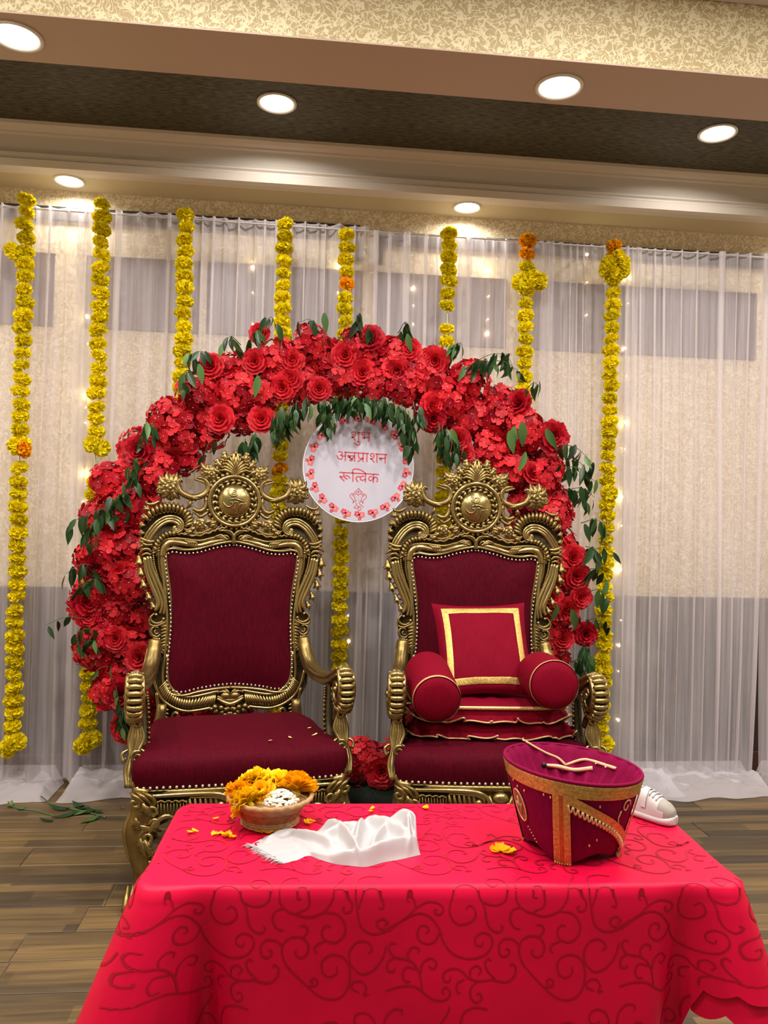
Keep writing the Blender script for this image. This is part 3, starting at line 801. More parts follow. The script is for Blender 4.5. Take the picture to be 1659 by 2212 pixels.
def make_seat():
    m = MB(); O = seat_outline(); n = len(O)
    prof = [(0.985, -0.012), (1.0, 0.0), (1.022, 0.03), (1.030, 0.06), (1.018, 0.088), (0.975, 0.106), (0.90, 0.118), (0.75, 0.127), (0.55, 0.132), (0.3, 0.134), (0.05, 0.135)]
    def fn(i, j):
        s, h = prof[j]; p = O[i]
        wv = 0.004 * math.sin(i * 0.9 + j) * (1 if 2 < j < 6 else 0)
        return (p[0] * s, (p[1] + 0.03) * s - 0.03, Z_NAIL + h + wv - 0.012 * max(0, (p[1] + 0.03)) * 0)
    m.grid(n, len(prof), fn, 0, closed_u=True)
    m.f.append(tuple(range((len(prof) - 1) * n, len(prof) * n))); m.m.append(0)
    return m
def make_rail():
    m = MB(); O = seat_outline(); n = len(O)
    # 0 gold 1 patina with painted shade 2 polished
    prof = [(0.99, Z_NAIL - 0.010), (1.012, Z_NAIL - 0.012), (1.018, Z_NAIL - 0.020), (1.010, Z_NAIL - 0.030), (0.985, Z_NAIL - 0.034), (0.985, Z_NAIL - 0.105), (0.95, Z_NAIL - 0.115), (0.93, Z_NAIL - 0.02)]
    m.grid(n, len(prof), lambda i, j: (O[i][0] * prof[j][0], (O[i][1] + 0.03) * prof[j][0] - 0.03, prof[j][1]), 0, closed_u=True, flip=True)
    yf = -0.352
    # front apron drops in a serpentine with carved scrolls
    ap = [(-0.36, 0.44), (-0.36, 0.30), (-0.30, 0.315), (-0.24, 0.345), (-0.18, 0.335), (-0.10, 0.31), (-0.05, 0.29), (0, 0.28), (0.0, 0.44)]
    m.plate(ap, yf + 0.006, yf + 0.03, 1)
    h = MB()
    Y = yf
    h.tube(smooth_path([(-0.345, Y, 0.425), (-0.20, Y - 0.006, 0.425), (-0.10, Y - 0.010, 0.420), (-0.052, Y - 0.010, 0.398), (-0.048, Y - 0.008, 0.368), (-0.075, Y - 0.008, 0.352)], 6), [0.007, 0.009, 0.010, 0.009, 0.007, 0.005], 8, 2)
    h.tube(smooth_path([(-0.20, Y - 0.006, 0.412), (-0.10, Y - 0.010, 0.408), (-0.066, Y - 0.010, 0.392), (-0.066, Y - 0.008, 0.372)], 6), [0.003, 0.006, 0.006, 0.004], 8, 2)
    h.ball((-0.085, Y - 0.012, 0.380), 0.014, 8, 6, 2)
    for k in range(6):
        x = -0.20 + 0.019 * k
        h.tube(smooth_path([(x, Y - 0.004, 0.408), (x + 0.004, Y - 0.012, 0.385 - 0.002 * k), (x + 0.014, Y - 0.006, 0.366 - 0.002 * k)], 4), [0.005, 0.0075, 0.004], 7, 0)
    wv = smooth_path([(-0.335, Y, 0.405), (-0.27, Y - 0.002, 0.402), (-0.21, Y - 0.004, 0.400)], 14)
    h.tube([p + V3((0, 0, 0.003 * math.sin(i * 1.1))) for i, p in enumerate(wv)], 0.004, 6, 0)
    for k in range(11):
        x = -0.325 + 0.0115 * k; h.tube([(x, Y + 0.004, 0.402), (x + 0.003, Y + 0.002, 0.335)], 0.0035, 5, 0)
    h.tube(spiral((-0.225, 0.352), 0.026, 0.006, -1.2, -1.3, Y - 0.006), [0.008, 0.008, 0.006, 0.005], 8, 0)
    h.tube(smooth_path([(-0.345, Y, 0.285), (-0.325, Y - 0.006, 0.325), (-0.285, Y - 0.010, 0.352), (-0.255, Y - 0.008, 0.345)], 6), [0.006, 0.011, 0.010, 0.004], 8, 2)
    h.tube(smooth_path([(-0.222, Y - 0.004, 0.326), (-0.16, Y - 0.010, 0.330), (-0.10, Y - 0.010, 0.315), (-0.06, Y - 0.008, 0.300)], 6), [0.005, 0.008, 0.008, 0.005], 8, 2)
    h.tube(smooth_path([(-0.19, Y - 0.004, 0.345), (-0.14, Y - 0.010, 0.345), (-0.10, Y - 0.008, 0.332)], 6), [0.004, 0.007, 0.005], 8, 0)
    for k in range(3):
        acanthus(h, (-0.06 + 0.018 * k, 0.305), 0.4 + 0.5 * k, 0.045, 0.024, 0.3, Y - 0.004, 2)
    h.mirror()
    h.ball((0, Y - 0.006, 0.398), (0.032, 0.022, 0.022), 12, 8, 2)
    h.tube([(-0.045, Y - 0.006, 0.405), (-0.036, Y - 0.014, 0.378), (0, Y - 0.018, 0.366), (0.036, Y - 0.014, 0.378), (0.045, Y - 0.006, 0.405)], 0.007, 8, 0)
    m2 = MB(); m2.merge(m); 
    # mirrored apron ground
    g = MB(); g.plate([(-x, z) for x, z in reversed(ap)], yf + 0.006, yf + 0.03, 1); m2.merge(g); m2.merge(h)
    return m2
def make_front_leg(sx):
    m = MB()
    spine = [(0.372, -0.318, 0.445), (0.385, -0.335, 0.38), (0.400, -0.352, 0.30), (0.398, -0.352, 0.235), (0.378, -0.335, 0.165), (0.362, -0.322, 0.105), (0.368, -0.330, 0.055), (0.392, -0.352, 0.022)]
    m.tube(smooth_path([V3(p) for p in spine], 5), [0.036, 0.042, 0.048, 0.044, 0.033, 0.026, 0.028, 0.030], 12, 0)
    # scrolls down the shin
    for dx, dy in ((0.030, -0.030), (-0.006, -0.045)):
        P = smooth_path([(0.345 + dx, -0.315 + dy, 0.43), (0.362 + dx, -0.325 + dy, 0.37), (0.385 + dx, -0.335 + dy, 0.30), (0.380 + dx, -0.335 + dy, 0.235), (0.365 + dx * 0.8, -0.322 + dy * 0.8, 0.165), (0.358 + dx * 0.6, -0.318 + dy * 0.6, 0.11)], 5)
        m.tube(P, [0.010, 0.013, 0.016, 0.013, 0.009, 0.006], 8, 0)
    for (x, z, r, a, tn) in ((0.352, 0.375, 0.026, 1.0, -1.3), (0.372, 0.275, 0.034, 2.0, -1.4), (0.405, 0.405, 0.020, 2.0, 1.2), (0.345, 0.325, 0.018, 0.0, 1.3)):
        m.tube(spiral((x, z), r, 0.006, a, tn, -0.395 + 0.2 * abs(z - 0.29)), [0.008, 0.009, 0.007, 0.005], 8, 2)
    for (x, z, a, l) in ((0.395, 0.28, 4.5, 0.085), (0.415, 0.31, 4.8, 0.08), (0.378, 0.27, 4.4, 0.075), (0.41, 0.355, 4.6, 0.06), (0.375, 0.41, 4.55, 0.055)):
        acanthus(m, (x, z), a, l, 0.036, -0.15, -0.392 + 0.02 * (a > 4.7), 3, 0)
    m.tube(smooth_path([(0.322, -0.335, 0.275), (0.345, -0.375, 0.300), (0.385, -0.395, 0.318), (0.425, -0.375, 0.335)], 5), [0.005, 0.010, 0.010, 0.005], 8, 2)
    m.ball((0.340, -0.345, 0.182), 0.011, 8, 6, 0)
    m.tube(smooth_path([(0.325, -0.330, 0.150), (0.350, -0.350, 0.168), (0.395, -0.350, 0.160)], 5), [0.006, 0.010, 0.006], 7, 0)
    # scroll foot
    for k in range(4):
        x = 0.352 + 0.018 * k
        m.tube(smooth_path([(x, -0.330, 0.085), (x + 0.006, -0.368, 0.052), (x + 0.012, -0.388, 0.022), (x + 0.012, -0.372, 0.006)], 4), [0.005, 0.010, 0.011, 0.008], 7, 0)
    m.ball((0.392, -0.352, 0.020), (0.034, 0.034, 0.019), 10, 6, 1)
    for dx, dy, r in ((0.040, 0.004, 0.010), (0.036, 0.028, 0.009), (0.040, -0.018, 0.008)):     # flutes on the outer cheek
        m.tube(smooth_path([(0.368 + dx, -0.315 + dy, 0.425), (0.386 + dx, -0.332 + dy, 0.36), (0.406 + dx, -0.345 + dy, 0.295), (0.400 + dx * 0.95, -0.345 + dy, 0.23), (0.378 + dx * 0.75, -0.33 + dy * 0.7, 0.165), (0.362 + dx * 0.6, -0.320 + dy * 0.5, 0.11)], 5), [r * 0.5, r, r * 1.2, r, r * 0.7, r * 0.4], 7, 2)
    for k in range(5):
        m.ball((0.436 - 0.004 * k, -0.352, 0.335 - 0.024 * k), 0.009 - 0.0008 * k, 6, 4, 0)
    # acanthus cap at the rail
    for k in range(3):
        m.tube(smooth_path([(0.415 - 0.02 * k, -0.35, 0.44), (0.398 - 0.024 * k, -0.37, 0.43), (0.375 - 0.02 * k, -0.372, 0.405), (0.372 - 0.012 * k, -0.365, 0.38)], 4), [0.004, 0.010, 0.009, 0.004], 7, 0)
    m.map(lambda p: (p[0] - 0.022 * max(0.0, min(1, (0.46 - p[2]) / 0.1)) + 0.024 * max(0.0, min(1, (0.22 - p[2]) / 0.12)), p[1] + 0.035 * min(1, (0.46 - p[2]) / 0.15), p[2]))
    if sx < 0: m.map(lambda p: (-p[0], p[1], p[2])); m.f = [tuple(reversed(f)) for f in m.f]
    return m
def make_rear_leg(sx):
    m = MB()
    P = smooth_path([(0.30, 0.262, 0.62), (0.31, 0.258, 0.45), (0.312, 0.262, 0.25), (0.322, 0.305, 0.10), (0.33, 0.345, 0.012)], 5)
    m.tube([V3((sx * p[0], p[1], p[2])) for p in P], [0.022, 0.030, 0.028, 0.024, 0.024], 10, 0)
    m.ball((sx * 0.33, 0.345, 0.014), (0.03, 0.03, 0.014), 8, 5, 0)
    return m
DR = (0.405, -0.225, 0.765)     # centre of the scroll at the arm's end
def make_arm(sx, parent, mats):
    m = MB()
    P = smooth_path([(0.335, 0.305, 0.895), (0.342, 0.275, 0.835), (0.358, 0.20, 0.775), (0.378, 0.08, 0.757), (0.396, -0.06, 0.775), (0.404, -0.165, 0.815), (0.405, -0.225, 0.838)], 6)
    R = [0.030, 0.033, 0.033, 0.031, 0.030, 0.030, 0.026]
    m.tube(P, R, 12, 0, sy=1.0)
    for off, r in (((-0.026, 0, 0.010), 0.007), ((0.026, 0, 0.010), 0.007), ((-0.026, 0, -0.014), 0.006)):
        m.tube([p + V3(off) for p in P[4:]], r, 7, 1)
    # inside of the roll: flat volute cheeks on both sides
    cx, cy, cz = DR
    for s in (-1, 1):
        sp = [V3((cx + s * 0.027, cy + (0.082 * (1 - t) + 0.010 * t) * math.cos(PI * 0.55 + 2.35 * PI * t), cz + (0.082 * (1 - t) + 0.010 * t) * math.sin(PI * 0.55 + 2.35 * PI * t))) for t in np.linspace(0, 1, 34)]
        m.tube(sp, [0.010, 0.011, 0.011, 0.010, 0.008, 0.006], 8, 1)
        m.ball((cx + s * 0.030, cy, cz), 0.014, 8, 6, 1)
    dk = MB(); dk.lathe([(0.001, -0.022), (0.074, -0.022), (0.074, 0.022), (0.001, 0.022)], 20, (cx, cy, cz), 'x', 2); m.merge(dk)
    g = MB()
    for k in range(15):     # gadrooned face of the roll
        a = PI * 0.62 + 2 * PI * 0.66 * k / 14
        y, z = cy + 0.084 * math.cos(a), cz + 0.084 * math.sin(a)
        ry, rz = math.cos(a), math.sin(a)
        pts = [(cx - 0.030, y - 0.012 * ry, z - 0.012 * rz), (cx - 0.020, y + 0.004 * ry, z + 0.004 * rz), (cx, y + 0.008 * ry, z + 0.008 * rz), (cx + 0.020, y + 0.004 * ry, z + 0.004 * rz), (cx + 0.030, y - 0.012 * ry, z - 0.012 * rz)]
        g.tube(pts, [0.006, 0.0105, 0.0118, 0.0105, 0.006], 8, 0)
    m.tube(smooth_path([(0.405, -0.205, 0.685), (0.400, -0.165, 0.66), (0.398, -0.15, 0.62)], 4), 0.018, 8, 0)
    if sx < 0:
        for q in (m, g): q.map(lambda p: (-p[0], p[1], p[2])); q.f = [tuple(reversed(f)) for f in q.f]
    o = m.build('arm', mats, parent)
    g.build('gadrooned_scroll', GOLD_BR, o)
    return o
def make_arm_support(sx):
    m = MB()
    # inner post, curved
    m.tube(smooth_path([(0.388, -0.06, 0.765), (0.378, -0.085, 0.69), (0.372, -0.12, 0.60), (0.375, -0.17, 0.52), (0.385, -0.20, 0.44)], 5), [0.020, 0.019, 0.021, 0.024, 0.026], 9, 1)
    bd = smooth_path([(0.362, -0.08, 0.745), (0.355, -0.105, 0.69), (0.350, -0.138, 0.60), (0.352, -0.188, 0.52)], 5)
    for p in bd: m.ball(p, 0.0065, 6, 4, 0)
    # front post with acanthus
    m.tube(smooth_path([(0.402, -0.205, 0.68), (0.398, -0.215, 0.62), (0.398, -0.245, 0.55), (0.402, -0.275, 0.49), (0.405, -0.29, 0.44)], 5), [0.020, 0.024, 0.028, 0.030, 0.030], 9, 1)
    for k in range(6):      # one broad acanthus leaf sweeping down the post, ribbed
        f = (k - 2.5) / 2.5
        m.tube(smooth_path([(0.398 + 0.010 * f, -0.228, 0.672), (0.396 + 0.026 * f, -0.246 + 0.006 * f * f, 0.61), (0.404 + 0.014 * f, -0.266, 0.555), (0.400 + 0.030 * f, -0.292 + 0.008 * f * f, 0.50), (0.408 + 0.016 * f, -0.318, 0.45)], 5), [0.004, 0.0085, 0.006, 0.0095, 0.005], 7, 0 if k % 2 else 2)
    for s in (-1, 1):
        m.tube(smooth_path([(0.400 + 0.012 * s, -0.25, 0.575), (0.404 + 0.040 * s, -0.258, 0.560), (0.404 + 0.036 * s, -0.270, 0.535), (0.404 + 0.026 * s, -0.276, 0.548)], 4), [0.004, 0.007, 0.006, 0.003], 6, 2)
    m.tube(spiral((0.395, 0.665), 0.018, 0.005, 0, 1.3, -0.245), [0.006, 0.006, 0.004], 7, 2)
    m.tube(spiral((0.392, 0.555), 0.022, 0.005, 2.2, -1.3, -0.292), [0.007, 0.007, 0.004], 7, 2)
    m.ball((0.378, -0.235, 0.62), 0.010, 8, 5, 2)
    if sx < 0: m.map(lambda p: (-p[0], p[1], p[2])); m.f = [tuple(reversed(f)) for f in m.f]
    return m

def make_throne(label):
    t = thing('throne_chair', label, 'chair', group='carved gold thrones')
    G3 = [GOLD, GOLD_DK, GOLD_BR]
    make_panel().build('back_panel', [VELVET, VELVET], t)
    make_back_frame().build('back_frame', G3, t)
    make_crest().build('crest', G3, t)
    make_medallion(t)
    r1 = rosette_mesh(0.036); r2 = rosette_mesh(0.029)
    for (p, me) in ((crest(490, 650), r1), (crest(1135, 420), r2), (crest(950, 1240), r2)):
        for s in (1, -1):
            link('carved_rosette', me, t, lean((s * p[0], YB - 0.006, p[1])))
    bm_ = bell_mesh()
    for k, (x, y) in enumerate(((105, 230), (132, 430), (175, 645), (262, 865), (335, 1035))):
        px, pz = c5(x, y)
        for s in (1, -1):
            link('carved_bell', bm_, t, lean((s * px, YB + 0.002, pz)), (0, rad(s * (6 + 5 * k)) * -1, PI if s < 0 else 0), [1.35 - 0.08 * k] * 3)
    P = [p + V3((0, -0.004, 0)) for p in offset(OUTLINE, -0.006)]; P.append(P[0])
    n1 = nail_row(P, 0.0185, 0.0055, (0, -0.004, 0)); n1.map(lean)
    setp(n1.build('nailhead_trim', NAIL, t), kind='stuff')
    make_seat().build('seat_cushion', VELVET, t)
    O = seat_outline(); n = len(O)
    row = [V3((p[0] * 1.004, (p[1] + 0.03) * 1.004 - 0.03, Z_NAIL - 0.002)) for p in (O + O[:1])]
    setp(nail_row(row, 0.0235, 0.0065, (0, 0, 0)).build('seat_nailheads', NAIL, t), kind='stuff')
    make_rail().build('seat_rail', G3, t)
    for s in (-1, 1):
        make_front_leg(s).build('leg', G3, t)
        make_rear_leg(s).build('leg', GOLD, t)
        make_arm(s, t, [GOLD, GOLD_BR, GOLD_DK])
        make_arm_support(s).build('arm_support', G3, t)
    return t
throne = make_throne('carved gold throne with an empty maroon velvet seat and back')
throne.location = (-0.262, 3.372, 0); throne.rotation_euler = (0, 0, rad(10.4))
throne2 = dup_tree(throne)
throne2.location = (0.798, 3.345, 0); throne2.rotation_euler = (0, 0, rad(-2.4))
throne2['label'] = 'carved gold throne holding a square cushion, two bolsters and seat mats'
# ================================================================== SHEER CURTAINS
CURT_Y = 4.36
def curtain(xa, xb, label, seed, ztop=3.10, zbot=0.04, spread=0.0, fold=(0.05, 0.13), puddle=None, split=0.0):
    R = random.Random(seed)
    cx = (xa + xb) / 2
    t = thing('sheer_curtain', label, 'curtain', (cx, CURT_Y, 0), group='white sheer curtain panels along the back wall')
    W = xb - xa
    # irregular pleats
    us = [0.0]; ph = [0.0]; am = []
    phase = 0.0; x = 0.0; amps = []
    while x < W:
        lam = R.uniform(*fold)
        amps.append((x, lam, R.choice((0.06, 0.10, 0.16, 0.25, 0.33, 0.38))))
        x += lam
    U = []
    for (x0, lam, A) in amps:
        for k in range(10): U.append((x0, lam, A, k / 10))
    nu = len(U); nv = 16
    drift = [R.uniform(-1, 1) for _ in amps]
    m = MB()
    def fn(i, j):
        x0, lam, A, f = U[i]
        v = j / (nv - 1)
        z = ztop + (zbot - ztop) * v
        s = math.sin(2 * PI * f)
        k = amps.index((x0, lam, A))
        dn = drift[k] + ((drift[(k + 1) % len(drift)] - drift[k]) * f)
        xx = x0 + lam * f + A * lam * s * (0.55 + 0.45 * (1 - v) ** 0.5) + 0.03 * dn * v * v
        yy = lam * 0.30 * math.cos(2 * PI * f) * (0.7 + 0.5 * v) + 0.012 * math.sin(5 * x0 + 2.2 * z)
        xx = xx - W / 2
        xx += spread * v * v * (xx / W)
        if split and xx > W / 2 - 0.35: xx -= split * v * v * ((xx - (W / 2 - 0.35)) / 0.35)
        return (xx, yy - 0.02 * v, z)
    m.grid(nu, nv, fn)
    m.build('panel', SHEER, t)
    hm = MB(); P = [fn(i, 0) for i in range(nu)]
    hm.grid(nu, 2, lambda i, j: (P[i][0], P[i][1] * 1.0 - 0.002, ztop - 0.010 * j)); hm.build('rod_pocket', SHEER, t)
    if puddle:
        for (pa, pb, dep, hh, sd) in puddle:
            pa, pb = max(pa, xa + 0.005), min(pb, xb - 0.005)
            RR = random.Random(sd); nu2, nv2 = 90, 36
            q = MB(); o1, o2 = RR.uniform(0, 50), RR.uniform(0, 50)
            def pf(i, j):
                u = i / (nu2 - 1); v = j / (nv2 - 1)
                x = pa + (pb - pa) * u - cx
                ed = (dep + 0.05) * (0.72 + 0.34 * mnoise.noise((u * (pb - pa) * 4 + o1, 0.3, 1.7)))
                y = 0.04 - (0.06 + ed) * v
                e = min(1, min(u, 1 - u) * (pb - pa) / 0.05)
                prof = max(0.0, math.sin(PI * min(1, v * 1.02)) ** 0.6) * e
                a = mnoise.noise((x * 9 + o1 + 0.4 * math.sin(v * 6), v * 3.0 + o2, 0.0))
                b_ = 1 - abs(mnoise.noise((x * 7 + o2 + v * 2.5, v * 6.0 - x * 5, o1))) * 2.0
                c2 = 1 - abs(mnoise.noise((x * 12 - v * 4 + o1, v * 10 + x * 9, o2))) * 2.0
                z = 0.006 + hh * prof * (0.62 + 0.40 * a + 0.26 * b_ + 0.10 * c2)
                if v < 0.25: z = z * (v / 0.25) + (0.10 * (1 - v / 0.25)) * e
                return (x + 0.02 * a * e, y + 0.012 * b_, max(0.004, z))
            q.grid(nu2, nv2, pf); q.build('puddled_hem', SHEER_B, t)
    return t
px2x = lambda px, py=1100: PY(px, py, CURT_Y).x
CUR = [(-80, 153, 'sheer white curtain at the far left, its hem pooled nearest the rose stem', 1, ((-1.9, -1.0, 0.34, 0.060, 3),)),
       (146, 396, 'sheer white curtain between the second and third garlands, bunched hem on the floor', 2, ((-1.2, -0.40, 0.28, 0.115, 9),)),
       (390, 616, 'sheer white curtain between the third and fourth garlands', 3, ((-0.5, 0.1, 0.15, 0.08, 5),)),
       (602, 764, 'sheer white curtain between the fourth and fifth garlands', 4, ((0.0, 0.35, 0.12, 0.08, 6),)),
       (780, 992, 'sheer white curtain just right of the gap behind the round sign', 5, ((0.2, 0.85, 0.12, 0.08, 7),)),
       (978, 1178, 'sheer white curtain between the sixth and seventh garlands', 6, ((0.8, 1.2, 0.12, 0.08, 8),)),
       (1160, 1362, 'sheer white curtain between the seventh and eighth garlands', 7, ((1.2, 1.75, 0.14, 0.08, 10),)),
       (1344, 1640, 'wide sheer white curtain on the right, large bunched hem behind the shoe', 8, ((1.60, 2.10, 0.30, 0.105, 11), (1.95, 2.8, 0.36, 0.075, 14))),
       (1646, 2050, 'sheer white curtain at the right edge beyond the dark gap', 9, ((2.4, 3.6, 0.22, 0.10, 13),))]
for (pa, pb, lab, sd, pud) in CUR:
    curtain(px2x(pa), px2x(pb), lab, sd, ztop=3.098 if pa < 700 else 3.075, puddle=pud, split=0.05 if sd == 8 else 0.0,
            fold=(0.03, 0.15) if sd in (8, 7) else (0.03, 0.13))
# curtain rail hidden in the rod pockets
rp = MB(); rp.tube([(-2.6, CURT_Y, 3.083), (3.75, CURT_Y, 3.055)], 0.005, 8)
for x in (-2.5, -1.9, 0.27, 1.6, 3.0, 3.7): rp.tube([(x, CURT_Y, 3.07), (x, WALL_Y, 3.07)], 0.006, 6)
setp(rp.build('curtain_rod', mat('white_rod', (.6, .58, .6), .4)), 'thin pale rod carrying the sheer curtains under the papered frieze', 'curtain rod')

# fairy lights behind the voile
BULB = emis('fairy_bulb', (1.0, 0.86, 0.45), 100)
WIRE = mat('clear_wire', (0.45, 0.38, 0.25), 0.4)
bm_ = MB(); bm_.ball((0, 0, 0), 0.008, 8, 6); bulb_me = bm_.mesh('bulb', BULB)
bs_ = MB(); bs_.ball((0, 0, 0), 0.0035, 6, 4); bulb_s = bs_.mesh('bulb_small', BULB)
for (px, ys, small, y0, y1, lab) in ((181, (683, 853, 1022, 1195), (742, 913, 1083, 880), 470, 1560, 'string of fairy lights left of the second marigold garland'),
                          (548, (577,), (632, 700), 480, 720, 'string of fairy lights left of the fourth marigold garland'),
                          (732, (575,), (632,), 495, 720, 'string of fairy lights hidden along the fifth marigold garland'),
                          (893, (622,), (660, 700), 500, 760, 'string of fairy lights left of the sixth marigold garland'),
                          (1056, (583, 720), (640, 690), 520, 830, 'string of fairy lights left of the seventh marigold garland'),
                          (1266, (550,), (610, 680), 530, 760, 'string of fairy lights left of the eighth marigold garland'),
                          (1345, (598, 752, 913, 1073, 1230, 1394, 1555), (655, 812, 970, 1135, 1290, 1340, 1450), 540, 1640, 'string of fairy lights right of the eighth marigold garland'),
                          (752, (1385, 1556), (1330, 1455), 1150, 1640, 'string of fairy lights in the gap between the two thrones')):
    X = PY(px, (y0 + y1) / 2, WALL_Y - 0.022)
    Yp = X.y
    top = PY(px, y0, Yp).z; bot = PY(px, y1, Yp).z
    t = thing('fairy_light_string', lab, 'string lights', (X.x, Yp, bot))
    wv = MB(); wv.tube([V3((0.006 * math.sin(3 * k + px), 0, (top - bot) * k / 14)) for k in range(15)], 0.0014, 5); wv.build('wire', WIRE, t)
    for y in ys: link('bulb', bulb_me, t, (0.008 * math.sin(y), -0.004, PY(px, y, Yp).z - bot))
    for y in small: link('bulb', bulb_s, t, (0.006 * math.sin(y), -0.003, PY(px, y, Yp).z - bot))

# ================================================================== MARIGOLD GARLANDS
def marigold_mesh(seed, r=0.0425, flat=0.72, n=140, matl=None, name='marigold'):
    R = random.Random(seed); m = MB()
    m.ball((0, 0, 0), (r * 0.72, r * 0.72, r * flat * 0.66), 8, 6)
    for k in range(n):
        zf = 1 - 1.86 * (k + 0.5) / n; a = k * 2.399963 + R.uniform(-.2, .2)
        rr = math.sqrt(max(0, 1 - zf * zf))
        d = V3((rr * math.cos(a), rr * math.sin(a), zf * flat)); d = d + V3([R.uniform(-.16, .16) for _ in range(3)])
        d /= np.linalg.norm(d)
        base = d * V3((1, 1, flat)) * r * 0.55
        tip = d * V3((1, 1, flat + 0.15)) * r * R.uniform(0.92, 1.12)
        sd = np.cross(d, V3([R.uniform(-1, 1) for _ in range(3)])); sd /= np.linalg.norm(sd)
        up = np.cross(sd, d)
        wd = r * R.uniform(0.18, 0.30)
        mid = (base + tip) / 2 + up * r * R.uniform(0.05, 0.16)
        c0, c1_ = R.uniform(-.06, .1) * r, R.uniform(-.06, .1) * r
        vs = [base - sd * wd * 0.4, base + sd * wd * 0.4, mid - sd * wd, mid + up * r * 0.06, mid + sd * wd, tip - sd * wd * 0.9 + up * c0, tip + d * r * 0.05, tip + sd * wd * 0.9 + up * c1_]
        m.add(vs, [(0, 1, 3), (0, 3, 2), (1, 4, 3), (2, 3, 6, 5), (3, 4, 7, 6)])
    return m.mesh(name, matl)
MG = [marigold_mesh(k, matl=MARI) for k in range(5)]
MGO = [marigold_mesh(20 + k, matl=MARI_O) for k in range(2)]
THREAD = mat('garland_thread', (0.55, 0.60, 0.30), 0.7)
GAR_Y = 4.255
def garland(pt, pb, label, seed, gaps=(), extra=(), orange=(), tail=3):
    R = random.Random(seed)
    A = PY(*pt, GAR_Y); B = PY(*pb, GAR_Y)
    t = thing('marigold_garland', label, 'garland', (A.x, GAR_Y, B.z))
    Ln = A.z - B.z
    pitch = 0.0655; n = int(Ln / pitch)
    wv = MB(); wv.tube([(0, 0.0, Ln + 0.03), ((B.x - A.x) * 0.5, 0, Ln * 0.5), (B.x - A.x, 0, 0)], 0.0025, 6); wv.build('thread', THREAD, t)
    for k in range(n + 1):
        f = k / n; z = Ln * (1 - f); py = pt[1] + (pb[1] - pt[1]) * f
        if any(a < py < b for a, b in gaps): continue
        org = any(a < py < b for a, b in orange)
        me = R.choice(MGO) if org else R.choice(MG)
        s = R.uniform(0.92, 1.10)
        link('marigold', me, t, ((B.x - A.x) * f + R.uniform(-.005, .005), R.uniform(-.006, .004), z + R.uniform(-.004, .004)), (R.uniform(-.5, .5), R.uniform(-.4, .4), R.uniform(0, 6.28)), (s, s, s * R.uniform(0.88, 1.05)))
    for k in range(tail):
        a = 2 * PI * k / max(1, tail) + 0.5
        link('marigold', R.choice(MG), t, (B.x - A.x + 0.03 * math.cos(a), 0.012 * math.sin(a) - 0.02, -0.03 + 0.022 * math.sin(2 * a)), (1.2, R.uniform(-.5, .5), a), (1.08, 1.08, 1.0))
    for (px, py, o) in extra:
        q = PY(px, py, GAR_Y)
        link('marigold', (MGO if o else MG)[0 if o else 2], t, (q.x - A.x, -0.03, q.z - B.z), (1.3, R.uniform(-.5, .5), R.uniform(0, 6)), (1.05, 1.05, 1.0))
    return t
garland((57, 432), (27, 1596), 'leftmost long yellow marigold garland reaching down almost to the floor', 1, gaps=((975, 990),), extra=((40, 965, 0), (56, 972, 1), (33, 547, 0)))
garland((221, 443), (190, 1590), 'second marigold garland from the left, passing behind the arch leaves', 2, gaps=((984, 1004), (1010, 1022), (1100, 1125)), extra=((202, 960, 0), (222, 968, 0)))
garland((402, 464), (388, 1000), 'third marigold garland from the left, ending behind the red arch', 3, gaps=((545, 560),), tail=0)
garland((616, 484), (590, 1545), 'fourth marigold garland from the left, seen again through the arch and under the throne back', 4, orange=((1000, 1020), (975, 985)), tail=1)
garland((749, 508), (731, 1500), 'fifth marigold garland from the left, emerging below the round white sign', 5, orange=((590, 620),), tail=0)
garland((970, 504), (950, 1440), 'sixth marigold garland from the left, with a bare thread above the arch', 6, gaps=((672, 708), (755, 800)), tail=0)
garland((1140, 522), (1128, 1000), 'seventh marigold garland from the left, orange at its top with side blooms', 7, orange=((500, 575),), extra=((1120, 613, 0), (1164, 612, 0), (1140, 618, 0), (1152, 604, 0)), tail=0)
garland((1326, 530), (1298, 1600), 'rightmost yellow marigold garland with a clump of blooms near its top', 8, orange=((520, 560),), extra=((1305, 585, 0), (1340, 572, 0), (1322, 598, 0), (1332, 560, 0), (1338, 590, 0), (1312, 572, 0), (1312, 1065, 0)), tail=1)
gtag = MB(); 
# ================================================================== FLORAL ARCH
AY = 4.0
AC = PY(738, 1255, AY); AR = 1.10
arch = thing('floral_arch', 'large round arch of red hydrangeas, roses and green leaves behind the thrones', 'flower arch', (AC.x, AY, 0))
def aloc(p): return (p[0] - AC.x, p[1] - AY, p[2])
IRON = mat('black_hoop_metal', (0.02, 0.02, 0.02), 0.5, 0.5)
hp = MB()
for rr, yy in ((AR - 0.10, 0.02), (AR + 0.10, 0.02)):
    P = [V3((rr * math.cos(a), yy, AC.z + rr * math.sin(a))) for a in np.linspace(-PI / 2 + 0.28, 1.5 * PI - 0.28, 80)]
    P = [p for p in P if p[2] > 0.03]
    hp.tube(P, 0.008, 8)
for a in np.linspace(-1.1, PI + 1.1, 26):
    hp.tube([(r_ * math.cos(a), 0.02, AC.z + r_ * math.sin(a)) for r_ in (AR - 0.10, AR + 0.10)], 0.005, 6)
hp.box((0, 0.02, 0.02), (1.5, 0.05, 0.03), bev=0.004)
hp.tube([(-0.72, 0.02, 0.03), (-0.62, 0.02, 0.28)], 0.008, 6); hp.tube([(0.72, 0.02, 0.03), (0.62, 0.02, 0.28)], 0.008, 6)
hp.build('hoop', IRON, arch)

